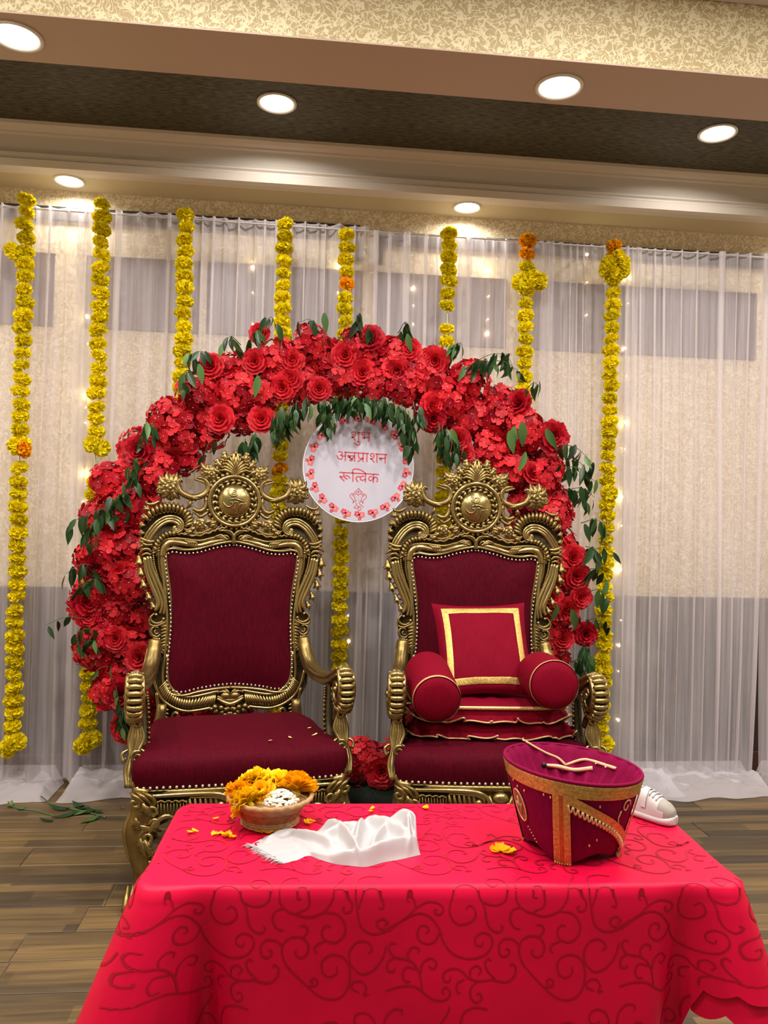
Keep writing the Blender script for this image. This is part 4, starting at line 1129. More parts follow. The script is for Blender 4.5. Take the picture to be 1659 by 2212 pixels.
def floret(m, c, nrm, r, R, mi):
    nrm = V3(nrm); nrm /= np.linalg.norm(nrm)
    t1 = np.cross(nrm, V3((0.31, 0.77, 0.55))); t1 /= np.linalg.norm(t1); t2 = np.cross(nrm, t1)
    a0 = R.uniform(0, 6.28); c = V3(c); np_ = R.choice((4, 4, 5))
    for k in range(np_):
        a = a0 + 2 * PI * k / np_ + R.uniform(-.1, .1)
        d = t1 * math.cos(a) + t2 * math.sin(a); s = np.cross(nrm, d)
        w = r * 0.66 * R.uniform(0.85, 1.1); cup = r * R.uniform(0.02, 0.26); tw = r * R.uniform(-.14, .14)
        L1 = r * R.uniform(0.9, 1.08)
        vs = [c, c + d * L1 * 0.45 - s * w * 0.66 + nrm * cup * 0.4, c + d * L1 * 0.45 + nrm * (cup * 0.15), c + d * L1 * 0.45 + s * w * 0.66 + nrm * cup * 0.5,
              c + d * L1 * 0.85 - s * w * 0.72 + nrm * (cup + tw), c + d * L1 + nrm * cup * 0.8, c + d * L1 * 0.85 + s * w * 0.72 + nrm * (cup - tw)]
        m.add(vs, [(0, 2, 1), (0, 3, 2), (1, 2, 5, 4), (2, 3, 6, 5)], mi)
    m.ball(c + nrm * r * 0.1, r * 0.075, 5, 3, 3)
def hydrangea_mesh(seed, r=0.105, n=34):
    R = random.Random(seed); m = MB()
    for k in range(n):
        zf = 1 - 1.35 * (k + 0.5) / n; a = k * 2.399963
        rr = math.sqrt(max(0, 1 - zf * zf))
        d = V3((rr * math.cos(a), -zf, rr * math.sin(a)))       # dome faces -y
        p = d * r * R.uniform(0.86, 1.06) * V3((1.05, 0.75, 1.0))
        nd = d + V3([R.uniform(-.35, .35) for _ in range(3)])
        floret(m, p, nd, r * R.uniform(0.31, 0.39), R, R.choice((0, 0, 1, 1, 1, 2)))
    m.ball((0, r * 0.15, 0), (r * 0.75, r * 0.5, r * 0.75), 8, 5, 4)
    return m.mesh('hydrangea_head', [RED_A, RED_B, RED_C, PEARL, RED_C])
def ruffle_mesh(seed, r=0.062, rings=5, name='rose', cup=0.9, per=(5, 6, 7, 8, 9), fringe=0.0, mats=None):
    """rose / carnation: rings of overlapping cupped petals that open toward -y"""
    R = random.Random(seed); m = MB()
    for q in range(rings):
        f = (q + 1) / rings
        for k in range(per[q]):
            a = 2 * PI * (k + 0.5 * (q % 2)) / per[q] + R.uniform(-.15, .15)
            d = V3((math.cos(a), 0, math.sin(a))); s = V3((-math.sin(a), 0, math.cos(a)))
            open_ = f ** 1.3 * 1.35
            ax = d * math.sin(open_) + V3((0, -1, 0)) * math.cos(open_)
            Lp = r * (0.60 + 0.55 * f); w = r * (0.30 + 0.40 * f)
            b0 = d * r * 0.10 * f + V3((0, r * 0.25, 0))
            inn = np.cross(s, ax)
            vs = []
            for j, (t, ww) in enumerate(((0, 0.35), (0.5, 1.0), (0.85, 1.0), (1.0, 0.75))):
                for i in range(5):
                    u = (i - 2) / 2
                    jit = fringe * r * R.uniform(-.5, 1) if j == 3 else 0
                    vs.append(b0 + ax * (Lp * t + jit) + s * w * ww * u + (d * (-0.5 * cup) * r * 0.28 * u * u) + d * r * 0.16 * t * t * f + V3((0, -1, 0)) * (r * 0.05 * math.sin(u * 4 + k) * t))
            fs = [(j * 5 + i, j * 5 + i + 1, (j + 1) * 5 + i + 1, (j + 1) * 5 + i) for j in range(3) for i in range(4)]
            m.add(vs, fs, 0 if (k + q) % 3 else 1)
    m.lathe([(r * 0.05, -r * 0.5), (r * 0.30, -r * 0.30), (r * 0.34, -r * 0.1), (r * 0.1, 0)], 8, axis='y', mat=2)
    return m.mesh(name, mats or [RED_B, RED_A, LEAF_M])
HY = [hydrangea_mesh(k) for k in range(6)]
RO = [ruffle_mesh(50 + k, fringe=0.12, per=(5, 7, 9, 10, 11), cup=0.4) for k in range(3)]
CA = [ruffle_mesh(80 + k, r=0.055, per=(8, 10, 12, 13, 14), name='carnation', fringe=0.22, cup=0.5, mats=[RED_A, RED_C, LEAF_M]) for k in range(2)]
R = random.Random(11)
def amat(ang_face, tilt):
    return (tilt, R.uniform(-3.1, 3.1), ang_face)
def put(me, name, p, tiltx=0.0, tiltz=0.0, s=1.0):
    return link(name, me, arch, aloc(p), (tiltx, R.uniform(-3, 3), tiltz), (s, s, s))
# heads placed along the band (angle from the right horizontal, distance from the hoop's middle)
cnt = 0
for k in range(118):
    th = rad(-52 + 284 * (k + R.uniform(-.4, .4)) / 117)
    lane = (k % 4)
    off = (-0.10, 0.03, 0.085, -0.035)[lane] + R.uniform(-.03, .03)
    deg = math.degrees(th)
    if deg < 12: off *= 0.55; off += -0.02
    if deg > 150: off += 0.04
    if 205 < deg: off *= 0.9
    if deg < -28 and R.random() < 0.55: continue
    if deg > 212 and R.random() < 0.45: continue
    r_ = AR + off
    p = (AC.x + r_ * math.cos(th), AY - R.uniform(0.02, 0.11), AC.z + r_ * math.sin(th))
    if p[2] < 0.2: continue
    # facing: mostly to the viewer, leaning outward from the band's middle
    lean_r = off * 3.2
    tx = -lean_r * math.sin(th) * 1.0; tz = lean_r * math.cos(th) * 1.0
    put(R.choice(HY), 'hydrangea_head', p, tx + R.uniform(-.25, .25), tz + R.uniform(-.25, .25), R.uniform(0.80, 1.0))
    cnt += 1
def apx(px, py, Y=3.86): return PY(px, py, Y)
for (px, py, s) in ((630, 778, 1.0), (628, 818, .9), (745, 768, 1.0), (783, 806, 1.0), (858, 803, 1.0), (940, 780, 1.05), (560, 720, .8), (610, 838, 1.0), (475, 905, 1.0), (885, 755, .9), (936, 875, 1.0), (990, 950, .9), (1005, 978, .8), (565, 905, .95), (550, 780, .9), (455, 790, .9),
                    (232, 1180, 1.0), (262, 1240, .9), (300, 1420, 1.0), (190, 1330, .9), (1238, 1205, 1.05), (1245, 1245, 1.05), (1225, 1320, 1.0), (1255, 1290, .95), (1215, 1380, .9), (1190, 1290, .9), (318, 1250, .9), (250, 1380, .9), (690, 840, .9), (1035, 1050, .9), (1150, 1020, .9)):
    q = apx(px, py); put(R.choice(RO), 'rose', q, R.uniform(-.35, .1), R.uniform(-.3, .3), s * R.uniform(0.74, 0.88))
for (px, py, s) in ((300, 975, 1.0), (1195, 945, 1.1), (190, 1300, 1.0), (205, 1225, .9), (262, 1500, 1.0), (300, 1485, .9), (270, 1572, .9), (1265, 1370, .8), (935, 905, .9), (1120, 870, .9), (800, 730, .9), (700, 905, .0)):
    if s == 0: continue
    q = apx(px, py); put(R.choice(CA), 'carnation', q, R.uniform(-.4, .1), R.uniform(-.6, .6), s)
# low cluster in the gap between the thrones
for (px, py, s) in ((770, 1630, .8), (800, 1640, .75), (835, 1635, .8), (850, 1650, .8), (765, 1660, .7), (858, 1672, .6)):
    q = PY(px, py, 3.86); put(R.choice(HY), 'hydrangea_head', q, R.uniform(-.5, .0), R.uniform(-.3, .3), s)
q = PY(824, 1666, 3.80); put(RO[0], 'rose', q, 0.1, 0, 1.0)
for (px, py, s) in ((390, 1545, .9), (430, 1550, .9), (470, 1540, .9), (520, 1545, .8), (360, 1530, .9), (410, 1500, .9)):
    q = PY(px, py, 3.95); put(R.choice(HY), 'hydrangea_head', q, R.uniform(-.3, .1), R.uniform(-.3, .3), s)
# base box wrapped in artificial turf, with wire grid above it
tb_ = MB(); tb_.box((0, 0, 0), (0.62, 0.20, 0.17), bev=0.03)
tb_.map(lambda p: (p[0] + 0.004 * math.sin(40 * p[2]), p[1], p[2]))
q = PY(810, 1715, 3.9)
base_o = tb_.build('turf_covered_base', mat('dark_artificial_turf', (0.012, 0.022, 0.012), 0.9, var=0.6, vscale=90, bump=1.0, bscale=220), arch, loc=(q.x - AC.x, -0.09, 0.09))
wg = MB()
for k in range(9):
    x = -0.20 + 0.05 * k
    wg.tube([(x, -0.02, 0.08), (x + R.uniform(-.05, .05), -0.01, 0.30)], 0.0016, 5)
wg.build('flower_stems', STEM_M, base_o)

# leaves
def leaf_mesh(seed, L_=0.088, W_=0.018, matl=None):
    R_ = random.Random(seed); m = MB(); rows = 7
    bend = R_.uniform(0.15, 0.5); tw = R_.uniform(-.3, .3)
    def fn(i, j):
        t = j / (rows - 1); u = (i - 1)
        w = W_ * (math.sin(PI * min(1, t * 0.93 + 0.05)) ** 0.8) * (1 - 0.55 * t * t)
        a = tw * t
        x = u * w * math.cos(a); y = -abs(u) * w * 0.35 + u * w * math.sin(a) + bend * L_ * t * t * 0.5
        return (x, y, -L_ * t)
    m.grid(3, rows, fn)
    return m.mesh('leaf', matl)
LF = [leaf_mesh(k, matl=LEAF_M) for k in range(5)]
LFL = [leaf_mesh(30 + k, matl=LEAF_L) for k in range(2)]
leaf_n = 0
mass = MB()
def sprig(p0, p1, n, droop=0.05, size=1.0, light=0.15, spread=1.0):
    """thin twig from p0 to p1 (world), leaves hanging from it"""
    global leaf_n
    p0, p1 = V3(p0), V3(p1)
    mid = (p0 + p1) / 2 + V3((0, -0.03, droop))
    P = smooth_path([p0, mid, p1], 5)
    st = MB(); st.tube([V3(aloc(p)) for p in P], [0.0024, 0.0018, 0.001], 5)
    o = st.build('leaf_sprig', STEM_M, arch)
    for k in range(n):
        f = 0.18 + 0.82 * k / max(1, n - 1); p = P[min(len(P) - 1, int(f * (len(P) - 1)))]
        me = R.choice(LFL) if R.random() < light else R.choice(LF)
        s = size * R.uniform(0.85, 1.25) * (1.0 - 0.2 * f)
        rx = R.uniform(-.35, .55); rz = R.uniform(-1.2, 1.2); ry = R.uniform(-.6, .6) * spread
        loc = (p[0] - AC.x + R.uniform(-.012, .012), p[1] - AY + R.uniform(-.02, .015), p[2] + R.uniform(-.01, .01))
        if leaf_n < 292: link('leaf', me, o, loc, (rx, ry, rz), (s, s, s))
        else: add_mass(me, loc, (rx, ry, rz), s)
        leaf_n += 1
def add_mass(me, loc, rot, s):
    from mathutils import Euler
    M = Matrix.Translation(loc) @ Euler(rot).to_matrix().to_4x4() @ Matrix.Scale(s, 4)
    mass.add([M @ v.co for v in me.vertices], [tuple(f.vertices) for f in me.polygons], 1 if me.materials[0] == LEAF_L else 0)
SP = [((600, 720), (578, 688), 5, 1), ((520, 745), (480, 742), 5, 1), ((455, 775), (415, 775), 5, 1), ((410, 800), (395, 840), 6, 1), ((335, 935), (308, 925), 5, 1), ((320, 1000), (285, 1010), 5, 1), ((300, 1040), (280, 1060), 3, 1), ((290, 1100), (150, 1130), 10, 1.1), ((280, 1085), (215, 1095), 6, 1.1), ((240, 1180), (185, 1175), 4, 1), ((215, 1225), (142, 1240), 7, 1.1), ((200, 1340), (98, 1350), 4, .8), ((215, 1370), (165, 1370), 6, 1.1), ((250, 1480), (262, 1540), 6, 1), ((275, 1530), (262, 1570), 6, 1), ((240, 1440), (196, 1470), 3, .8),
      ((775, 720), (775, 680), 5, 1), ((690, 720), (650, 695), 4, 1), ((860, 720), (885, 705), 4, 1), ((800, 740), (795, 710), 4, .9), ((970, 770), (1000, 745), 6, 1), ((1000, 800), (1105, 765), 9, 1.05), ((1040, 790), (1118, 800), 5, .9), ((1130, 850), (1165, 835), 5, .9), ((1195, 960), (1280, 1000), 9, 1.1), ((1205, 1010), (1285, 1040), 9, 1.05), ((1220, 1060), (1285, 1075), 6, 1), ((1255, 1130), (1310, 1140), 6, 1.2), ((1260, 1200), (1322, 1190), 5, 1), ((1265, 1230), (1310, 1255), 5, 1.15), ((1268, 1280), (1312, 1290), 4, 1.15), ((1265, 1340), (1318, 1355), 5, .9), ((1265, 1400), (1275, 1430), 5, 1.2), ((1235, 1430), (1262, 1440), 5, 1.1), ((470, 950), (440, 985), 2, .8)]
for (a, b_, n, s) in SP: sprig(PY(*a, 3.86), PY(*b_, 3.80), n, 0.03, s)
SP2 = [((250, 1110), (180, 1150), 8, 1), ((285, 1060), (235, 1100), 7, 1), ((225, 1250), (165, 1275), 7, 1), ((215, 1385), (175, 1400), 6, .9), ((305, 950), (330, 915), 5, .9), ((430, 790), (410, 765), 6, .9), ((540, 735), (560, 722), 5, .9), ((1010, 790), (1075, 790), 7, .9), ((965, 760), (985, 755), 5, .8), ((1225, 985), (1275, 1035), 8, 1), ((1240, 1060), (1270, 1095), 6, 1), ((1265, 1180), (1300, 1215), 6, 1.1), ((1262, 1395), (1250, 1440), 6, 1.1), ((300, 1010), (275, 1040), 6, .9), ((260, 1520), (280, 1590), 8, .9), ((1080, 770), (1110, 800), 6, .9)]
# hanging greenery along the inner edge
for (px, py, n, ln) in ((552, 945, 7, 30), (590, 905, 8, 40), (612, 890, 8, 45), (640, 880, 9, 20), (662, 870, 6, 15), (700, 875, 9, 45), (728, 868, 8, 20), (755, 870, 8, 14), (785, 872, 9, 12), (812, 872, 8, 14), (840, 876, 9, 22), (868, 885, 9, 50), (882, 900, 9, 60), (905, 890, 6, 20), (948, 925, 7, 40), (965, 935, 7, 50), (985, 960, 5, 20), (1000, 975, 4, 15), (530, 960, 5, 15), (770, 865, 7, 10), (828, 868, 7, 8)):
    sprig(PY(px, py - 12, 3.83), PY(px + R.uniform(-8, 8), py + ln, 3.78), n, 0.0, 0.95, 0.06, 0.6)
for (a, b_, n, s) in SP2: sprig(PY(*a, 3.86), PY(*b_, 3.81), n, 0.02, s)
for (px, py, n, ln) in ((600, 900, 7, 45), (628, 886, 7, 30), (690, 880, 6, 35), (712, 878, 7, 50), (742, 868, 8, 8), (770, 866, 8, 12), (798, 868, 8, 8), (826, 870, 8, 14), (852, 878, 8, 25), (876, 892, 8, 70), (893, 905, 7, 75), (955, 930, 6, 55), (975, 950, 5, 40), (545, 950, 5, 35)):
    sprig(PY(px, py - 12, 3.84), PY(px + R.uniform(-8, 8), py + ln, 3.80), n, 0.0, 0.9, 0.05, 0.6)
# leaves lying on the blooms
for (px, py, s) in ((557, 825, 1.1), (1112, 935, 1.3), (1128, 925, 1.3), (1100, 945, 1.2), (1135, 990, 1.1), (1180, 940, 1.2), (975, 940, .9), (880, 735, 1.0), (700, 690, 1), (1235, 1330, 1.2), (1205, 1320, 1.0), (430, 800, 1)):
    q = PY(px, py - 14, 3.76); link('leaf', R.choice(LFL), arch, aloc(q), (0.15, R.uniform(-.5, .5), R.uniform(-.6, .6)), (s * 1.1,) * 3); leaf_n += 1
setp(mass.build('small_leaves', [LEAF_M, LEAF_L], arch), kind='stuff')
print('hydrangeas', cnt, 'leaves', leaf_n)
# ================================================================== ROUND SIGN
SG_Y = 3.90
SGC = PY(774.5, 1008, SG_Y); SGR = 120 * (SG_Y / 1.0) / FPX * 1.003
SU = SGR / 712.0
sign = thing('round_sign', 'round white sign with red Devanagari lettering and a red flower border', 'sign', (SGC.x, SG_Y, SGC.z - SGR))
PAPERW = mat('sign_paper', (0.52, 0.505, 0.60), 0.5)
EDGE = mat('sign_edge', (0.85, 0.84, 0.86), 0.5)
INK = mat('red_ink', (0.62, 0.06, 0.09), 0.6)
INK2 = mat('coral_ink', (0.80, 0.16, 0.15), 0.6)
INKG = mat('grey_ink', (0.35, 0.36, 0.42), 0.6)
dm = MB(); dm.lathe([(SGR, 0.0), (SGR, 0.004), (SGR - 0.001, 0.005)], 72, (0, 0, SGR), 'y'); dm.build('board', [PAPERW], sign, smooth=False)
rg = MB(); rg.grid(72, 2, lambda i, j: ((SGR - 0.005 - 0.0016 * j) * math.cos(2 * PI * i / 72), -0.0058, SGR + (SGR - 0.005 - 0.0016 * j) * math.sin(2 * PI * i / 72)), closed_u=True); rg.build('ring_line', INKG, sign)
er = MB(); er.grid(72, 2, lambda i, j: ((SGR - 0.0055 * j) * math.cos(2 * PI * i / 72), -0.0055, SGR + (SGR - 0.0055 * j) * math.sin(2 * PI * i / 72)), closed_u=True); er.build('white_rim', EDGE, sign)
def sxz(x, y): return V3(((x - 797) * SU, -0.0062, SGR - (y - 878) * SU))
def stroke(mb, pts, w, n=4, mi=0, closed=False, fn=sxz):
    P = smooth_path([fn(*p) for p in pts], n, closed) if n else [fn(*p) for p in pts]
    N = len(P); A, B_ = [], []
    for i in range(N):
        a, b_ = (P[i - 1], P[(i + 1) % N]) if closed else (P[max(i - 1, 0)], P[min(i + 1, N - 1)])
        t = b_ - a; nn = V3((-t[2], 0, t[0])); nn /= max(1e-9, np.linalg.norm(nn))
        A.append(P[i] + nn * w / 2); B_.append(P[i] - nn * w / 2)
    mb.add(A + B_, [(i, (i + 1) % N, N + (i + 1) % N, N + i) for i in range(N if closed else N - 1)], mi)
W_ = 14 * SU
def sA(x, y): return sxz(474 + 0.42857 * x, 355.5 + 0.42857 * y)
def sE(x, y): return sxz(651.75 + 0.17857 * x, 1096.1 + 0.17857 * y)
tx = MB()
ST = [[(590, 275), (545, 262), (522, 228), (540, 196), (580, 186), (622, 205), (638, 255), (615, 310), (575, 340), (515, 345)], [(530, 345), (580, 365), (640, 448)], [(680, 200), (795, 200)], [(732, 200), (732, 480)], [(690, 484), (745, 480), (776, 510), (765, 558), (715, 572), (655, 555), (600, 508)],
 [(880, 275), (838, 258), (818, 222), (840, 196), (882, 192), (912, 220), (915, 270), (912, 345)], [(1045, 345), (912, 345), (880, 345), (868, 358), (905, 385), (912, 345)], [(970, 206), (1075, 206)], [(1045, 206), (1045, 470)],
 [(140, 806), (185, 792), (240, 808), (258, 850), (238, 885), (185, 892)], [(220, 892), (255, 920), (262, 965), (240, 1008), (195, 1015), (145, 985), (95, 905)], [(258, 918), (350, 918)], [(312, 802), (1055, 818)], [(350, 806), (350, 1062)],
 [(622, 905), (440, 905), (432, 915), (462, 955), (490, 950), (490, 905)], [(628, 810), (628, 1072)], [(622, 930), (560, 985), (495, 1030), (505, 1050), (545, 1048), (560, 1010), (520, 985), (460, 935)],
 [(738, 812), (742, 900), (765, 955), (800, 975), (880, 960)], [(880, 814), (880, 1075)], [(880, 975), (800, 1020), (722, 1075)], [(996, 816), (996, 1078)],
 [(1165, 905), (1120, 892), (1098, 855), (1118, 825), (1160, 815), (1198, 838), (1210, 885), (1188, 940), (1150, 970), (1085, 970)], [(1105, 970), (1150, 995), (1220, 1078)], [(1245, 824), (1600, 832)], [(1296, 826), (1296, 1088)], [(1545, 945), (1385, 945), (1378, 955), (1405, 995), (1430, 990), (1436, 945)], [(1545, 832), (1545, 1092)],
 [(182, 1408), (1365, 1434)], [(318, 1412), (318, 1480), (300, 1520), (255, 1545), (205, 1525)], [(205, 1525), (250, 1580), (340, 1665)], [(318, 1520), (350, 1560), (395, 1595), (435, 1590)], [(352, 1530), (385, 1500), (430, 1500), (475, 1530), (505, 1580)],
 [(592, 1416), (592, 1675)], [(590, 1420), (575, 1365), (595, 1315), (650, 1292), (730, 1295), (830, 1325), (920, 1375), (972, 1425)], [(812, 1520), (735, 1520), (690, 1545), (688, 1595), (715, 1640), (752, 1672)], [(930, 1500), (870, 1500), (825, 1530), (822, 1590), (860, 1622), (910, 1615), (968, 1590)], [(968, 1426), (968, 1682)],
 [(1205, 1432), (1205, 1690)], [(1168, 1502), (1110, 1505), (1068, 1545), (1072, 1600), (1120, 1625), (1170, 1600), (1205, 1545)], [(1205, 1560), (1240, 1525), (1290, 1525), (1325, 1565), (1325, 1625), (1298, 1665)]]
for s in ST: stroke(tx, s, W_, 0 if len(s) == 2 else 5, fn=sA)
tx.build('lettering', INK, sign, smooth=False)
gn = MB(); G_ = 7 * SU
for s in [[(545, 750), (545, 670), (600, 570), (730, 500), (780, 420), (850, 330), (920, 420), (970, 500), (1090, 570), (1150, 670), (1155, 750)], [(600, 800), (650, 745), (720, 735), (790, 780), (850, 820), (910, 780), (980, 735), (1050, 745), (1090, 800)], [(850, 500), (890, 560), (850, 600), (810, 560), (850, 500)], [(640, 640), (760, 635)], [(930, 635), (1050, 640)], [(850, 640), (850, 720)],
          [(560, 850), (520, 770), (420, 725), (310, 760), (255, 860), (265, 960), (350, 1050), (440, 1140), (490, 1230), (500, 1310), (470, 1400), (560, 1260), (620, 1160), (590, 1060), (540, 930), (470, 855), (390, 830)], [(1120, 850), (1180, 775), (1280, 735), (1380, 780), (1430, 880), (1410, 990), (1330, 1070), (1240, 1150), (1190, 1250), (1185, 1330), (1210, 1410), (1110, 1260), (1065, 1170), (1090, 1060), (1140, 930), (1210, 860), (1310, 840)],
          [(690, 1170), (680, 1250), (610, 1320)], [(980, 1170), (1000, 1260), (1055, 1315)], [(690, 1360), (700, 1450), (770, 1560), (870, 1630), (970, 1640), (1050, 1710), (1060, 1820), (980, 1900), (880, 1905), (800, 1830), (800, 1740), (870, 1690), (930, 1730), (920, 1790)], [(940, 1310), (945, 1420), (1010, 1500), (1120, 1560), (1190, 1620), (1210, 1720)], [(690, 1650), (650, 1620), (590, 1650), (580, 1720), (640, 1770), (740, 1740)]]:
    stroke(gn, s, G_, 4, fn=sE)
gn.build('elephant_emblem', INK, sign, smooth=False)
gy = MB()
for s in [[(670, 880), (680, 950), (720, 1010)], [(1020, 890), (1000, 950), (980, 1000)], [(840, 910), (840, 1250)], [(835, 1350), (835, 1420)]]: stroke(gy, s, 5 * SU, 2, fn=sE)
setp(gy.build('emblem_face_lines', INKG, sign, smooth=False), kind='stuff')
fb = MB()
def fl5(cx, cy, r, a0, mi):
    c = sxz(cx, cy); vs = [c]; k2 = 30
    for k in range(k2):
        a = 2 * PI * k / k2
        rr = r * SU * (0.62 + 0.38 * abs(math.cos(2.5 * (a - a0))) ** 0.7)
        vs.append(c + V3((rr * math.cos(a), 0, rr * math.sin(a))))
    fb.add(vs, [(0, 1 + k, 1 + (k + 1) % k2) for k in range(k2)], mi)
    c2 = c + V3((0, -0.0004, 0)); vs = [c2 + V3((r * 0.2 * SU * math.cos(2 * PI * k / 8), 0, r * 0.2 * SU * math.sin(2 * PI * k / 8))) for k in range(8)]
    fb.add(vs, [tuple(range(8))], 2)
for k in range(22):
    a = rad(92 - 360 * k / 22)
    cx, cy = 797 + 612 * math.cos(a), 878 - 612 * math.sin(a)
    ex, ey = math.cos(a), -math.sin(a); tx_, ty_ = -ey, ex
    fl5(cx + 26 * tx_ - 8 * ex, cy + 26 * ty_ - 8 * ey, 40, a, 0)
    fl5(cx - 36 * tx_ + 4 * ex, cy - 36 * ty_ + 4 * ey, 43, a + 1, 1)
    fl5(cx - 6 * tx_ + 52 * ex, cy - 6 * ty_ + 52 * ey, 24, a + 2, 0)
    stroke(fb, [(cx + 26 * tx_, cy + 26 * ty_), (cx - 6 * tx_ + 20 * ex, cy - 6 * ty_ + 20 * ey), (cx - 6 * tx_ + 52 * ex, cy - 6 * ty_ + 52 * ey)], 5 * SU, 2, 0)
fb.build('flower_border', [INK, INK2, mat('pink_ink', (0.85, 0.5, 0.5), 0.6)], sign, smooth=False)
th = MB()
for x in (-0.07, 0.07): th.tube([(x, 0.004, 2 * SGR - 0.012), (x, 0.06, 2 * SGR + 0.10), (x, 0.17, AC.z + AR - 0.10 - (SGC.z - SGR))], 0.0014, 5)
th.build('hanging_cord', THREAD, sign)

# ================================================================== CUSHIONS ON THE RIGHT THRONE
def PD(px, py, depth): return CAM + ray(px, py) * depth
M2 = Matrix.Translation(throne2.location) @ Matrix.Rotation(rad(-2.4), 4, 'Z')
def mat_pad(z0, th_, hw, yf, yb, label, band, seed, name='seat_mat'):
    R = random.Random(seed)
    base = M2 @ Vector((0.0, (yf + yb) / 2, z0))
    t = thing(name, label, 'cushion', base, rad(-2.4), group='ruffled mats on the right throne')
    hd = (yb - yf) / 2
    m = MB(); n = 64
    def ol(a, g=1.0):
        c, s = math.cos(a), math.sin(a); p = 5.0
        r = (abs(c) ** p + abs(s) ** p) ** (-1 / p)
        return c * r * hw * g, s * r * hd * g
    prof = [(0.90, 0.0), (0.975, 0.004), (1.0, th_ * 0.45), (0.985, th_ * 0.85), (0.94, th_), (0.7, th_ * 1.06), (0.3, th_ * 1.08), (0.02, th_ * 1.08)]
    m.grid(n, len(prof), lambda i, j: (*ol(2 * PI * i / n, prof[j][0]), prof[j][1] + 0.003 * math.sin(i * 0.8 + j)), closed_u=True)
    m.build('pad', CRIMSON, t)
    f = MB(); N = 260; edge = []
    ph = [R.uniform(0, 6.28) for _ in range(4)]
    def rf(i, j):
        # along the front and both sides
        a = PI * 0.92 + 1.16 * PI * i / (N - 1); v = j / 5
        x, y = ol(a, 1.0)
        wv = 0.55 * math.sin(11 * a + ph[0]) + 0.50 * math.sin(21 * a + ph[1] + 1.8 * math.sin(5 * a + ph[2])) + 0.25 * math.sin(37 * a + ph[3])
        g = 1 + v * 0.018 / 0.33 * 1.0
        nx, ny = math.cos(a), math.sin(a)
        out = v * (0.032 + 0.020 * wv); sw = 0.026 * v * math.sin(21 * a + ph[1] + 1.3)
        z = th_ * 0.38 - v * (0.018 - 0.020 * wv)
        return (x + nx * out + -ny * sw, y + ny * out + nx * sw, max(0.001, z + 0.004))
    f.grid(N, 6, rf); f.build('ruffle', CRIMSON, t)
    e = MB(); e.tube([V3(rf(i, 5)) + V3((0, -0.001, 0.001)) for i in range(N)], 0.0036, 5); e.build('gold_edging', ZARI_PALE, t)
    if band:
        b_ = MB(); b_.tube([V3((*ol(PI * 1.02 + 0.96 * PI * k / 60, 0.99), th_ * 0.86)) + V3((0, -0.004, 0.002)) for k in range(61)], 0.008, 6, sy=0.6); b_.build('gold_braid', ZARI_PALE, t)
    return t
mat_pad(0.588, 0.052, 0.325, -0.215, 0.22, 'lower crimson seat mat with a wide gold-edged ruffle, lying on the right throne seat', False, 3)
mat_pad(0.648, 0.066, 0.305, -0.205, 0.20, 'upper crimson seat mat with a gold braid along its front, under the square cushion', True, 5)
# square cushion
cc = PD(1044, 1401, 3.43)
sq = thing('square_cushion', 'square crimson cushion with a wide gold braid border, leaning on the right throne back', 'cushion', cc, rad(-2))
sq.rotation_euler = (rad(-33), rad(-1.5), rad(-2))
def pil(u, v, side=-1, lift=0.0, hw=0.212, hh=0.222, thk=0.062):
    pu = 1 - 0.085 * (1 - abs(v) ** 2.0) * abs(u) ** 2; pv = 1 - 0.085 * (1 - abs(u) ** 2.0) * abs(v) ** 2
    d = (max(0, 1 - u * u) ** 0.45) * (max(0, 1 - v * v) ** 0.45)
    w = 0.0025 * math.sin(9 * u + 3 * v) * math.sin(7 * v) * d
    return (u * pu * hw, side * (thk * d + w + lift), v * pv * hh)
cs = MB(); n = 33
for sd in (-1, 1):
    cs.grid(n, n, lambda i, j: pil(-1 + 2 * i / (n - 1), -1 + 2 * j / (n - 1), sd), flip=(sd > 0))
cs.build('pillow_cover', CRIMSON, sq)
for k in range(4):
    b_ = MB()
    def bf(i, j):
        s = -0.84 + 1.68 * i / 39; tt = 0.70 + 0.14 * j / 4
        s = max(-tt, min(tt, s))
        u, v = ((s, tt), (tt, -s), (s, -tt), (-tt, s))[k]
        return pil(u, v, -1, 0.0022 + 0.0012 * (j % 2))
    b_.grid(40, 5, bf); b_.build('gold_braid', ZARI, sq)
